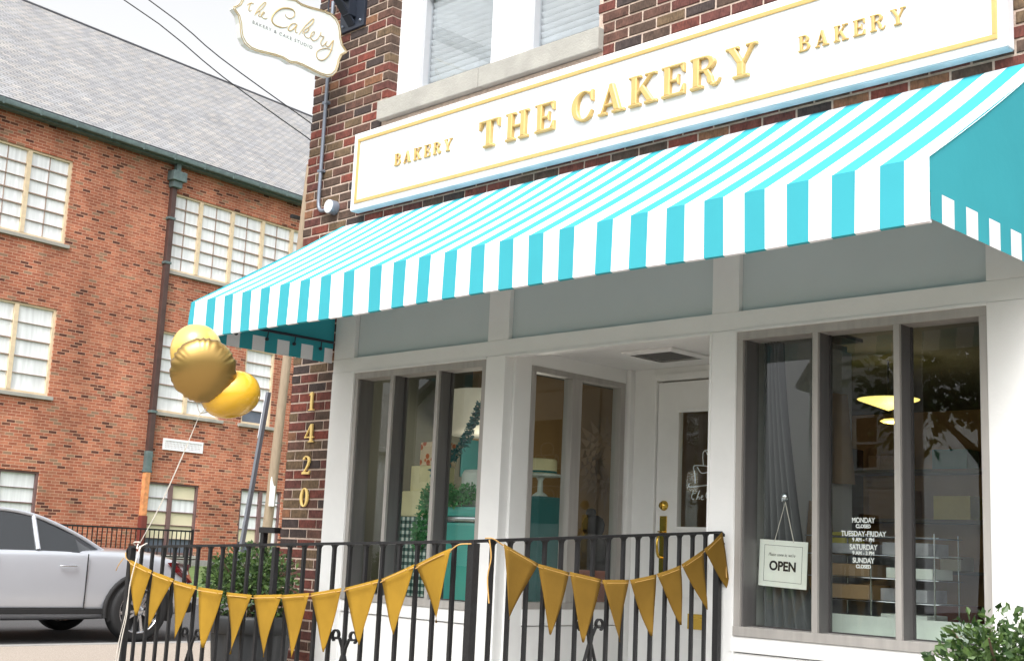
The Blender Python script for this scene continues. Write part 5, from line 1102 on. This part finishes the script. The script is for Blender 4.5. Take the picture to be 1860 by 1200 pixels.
# ================================================================== ACROSS THE FRONT STREET (seen reflected)
def house(x, y, w_, d_, h_, ridge, label, rz=0):
    T = thing('clapboard_house', label, 'house', (x, y, 0), rz, 'white clapboard houses across the front street'); b = MB(); z = 0
    while z < h_: b.box(-w_/2, w_/2, -.02, d_, z, z+.012); b.add([(-w_/2, 0, z), (w_/2, 0, z), (w_/2, -.012, z+.012), (-w_/2, -.012, z+.012)], [(0, 1, 2, 3)]); z += .15
    b = MB(); z = 0
    while z < h_:
        b.add([(-w_/2, .03, z), (w_/2, .03, z), (w_/2, 0, z+.15), (-w_/2, 0, z+.15)], [(3, 2, 1, 0)]); b.add([(-w_/2, .03, z), (w_/2, .03, z), (w_/2, 0, z), (-w_/2, 0, z)], [(0, 1, 2, 3)]); z += .15
    while z < ridge-.1:
        k = (ridge-z)/(ridge-h_)*w_/2; k2 = max(.01, (ridge-z-.15)/(ridge-h_)*w_/2); b.add([(-k, .03, z), (k, .03, z), (k2, 0, z+.15), (-k2, 0, z+.15)], [(3, 2, 1, 0)]); b.add([(-k, .03, z), (k, .03, z), (k, 0, z), (-k, 0, z)], [(0, 1, 2, 3)]); z += .15
    b.add([(-w_/2, -d_, 0), (-w_/2, 0, 0), (-w_/2, 0, h_), (-w_/2, -d_, h_), (w_/2, -d_, 0), (w_/2, 0, 0), (w_/2, 0, h_), (w_/2, -d_, h_)], [(0, 1, 2, 3), (4, 7, 6, 5), (0, 3, 7, 4)])
    b.build('wall', 'clap', T)
    b = MB()
    for s_ in (-1, 1): b.add([(s_*(w_/2+.25), .3, h_-.2), (0, .3, ridge+.05), (0, -d_-.2, ridge+.05), (s_*(w_/2+.25), -d_-.2, h_-.2)], [(0, 1, 2, 3)])
    o = b.build('roof', 'slate', T); md = o.modifiers.new('s', 'SOLIDIFY'); md.thickness = .15
    for wx, wz in ((-.27*w_, h_*.62), (.2*w_, h_*.62), (-.27*w_, h_*.2), (.2*w_, h_*.2)):
        W = boxes('window', 'vinyl', T, [(wx-.4, wx-.32, .03, .08, wz, wz+1.3), (wx+.32, wx+.4, .03, .08, wz, wz+1.3), (wx-.4, wx+.4, .03, .08, wz-.08, wz), (wx-.4, wx+.4, .03, .08, wz+1.3, wz+1.38), (wx-.32, wx+.32, .03, .07, wz+.62, wz+.68)]); boxes('pane', 'carglass', W, [(wx-.32, wx+.32, .032, .045, wz, wz+1.3)])
    return T
house(-10.2, -25.5, 2.6, 8, 6.2, 7.8, 'narrow white clapboard house reflected in the right window'); house(-24, -24, 7, 9, 5.5, 8.2, 'wide white clapboard house further along the front street'); house(-34, -20, 7, 9, 5.0, 7.4, 'white clapboard house farthest along the front street')
def tree(x, y, h_, r, label):
    T = thing('street_tree', label, 'tree', (x, y, 0), group='trees across the front street'); b = MB(); b.tube([(0, 0, 0), (.05, .05, h_*.4), (0, .1, h_*.75)], [.22, .16, .06], 10)
    for k in range(6):
        a = k*1.05; b.tube([(0.03, .05, h_*.35+k*.15), (r*.6*math.cos(a), r*.6*math.sin(a), h_*.6+k*.1)], [.08, .02], 6)
    b.build('trunk', 'bark', T); b = MB()
    for k in range(16):
        a, q = random.uniform(0, 6.28), random.random(); leaves(b, 200, (r*.65*q*math.cos(a), r*.65*q*math.sin(a), h_*.7+random.uniform(-.25, .25)*h_), (r*.4, r*.4, r*.36), .26)
    b.build('crown', 'treeleaf', T)
tree(-4.0, -20, 8.5, 3.4, 'broad dark tree standing right of the narrow clapboard house'); tree(-15.5, -22, 7.5, 2.8, 'rounded tree between the two nearer clapboard houses'); tree(3, -22, 8, 3.2, 'tall tree straight across the street from the door'); tree(-30, -17, 7, 2.6, 'smaller tree by the farthest clapboard house'); tree(9, -24, 9, 3.5, 'large tree at the far right of the opposite side')
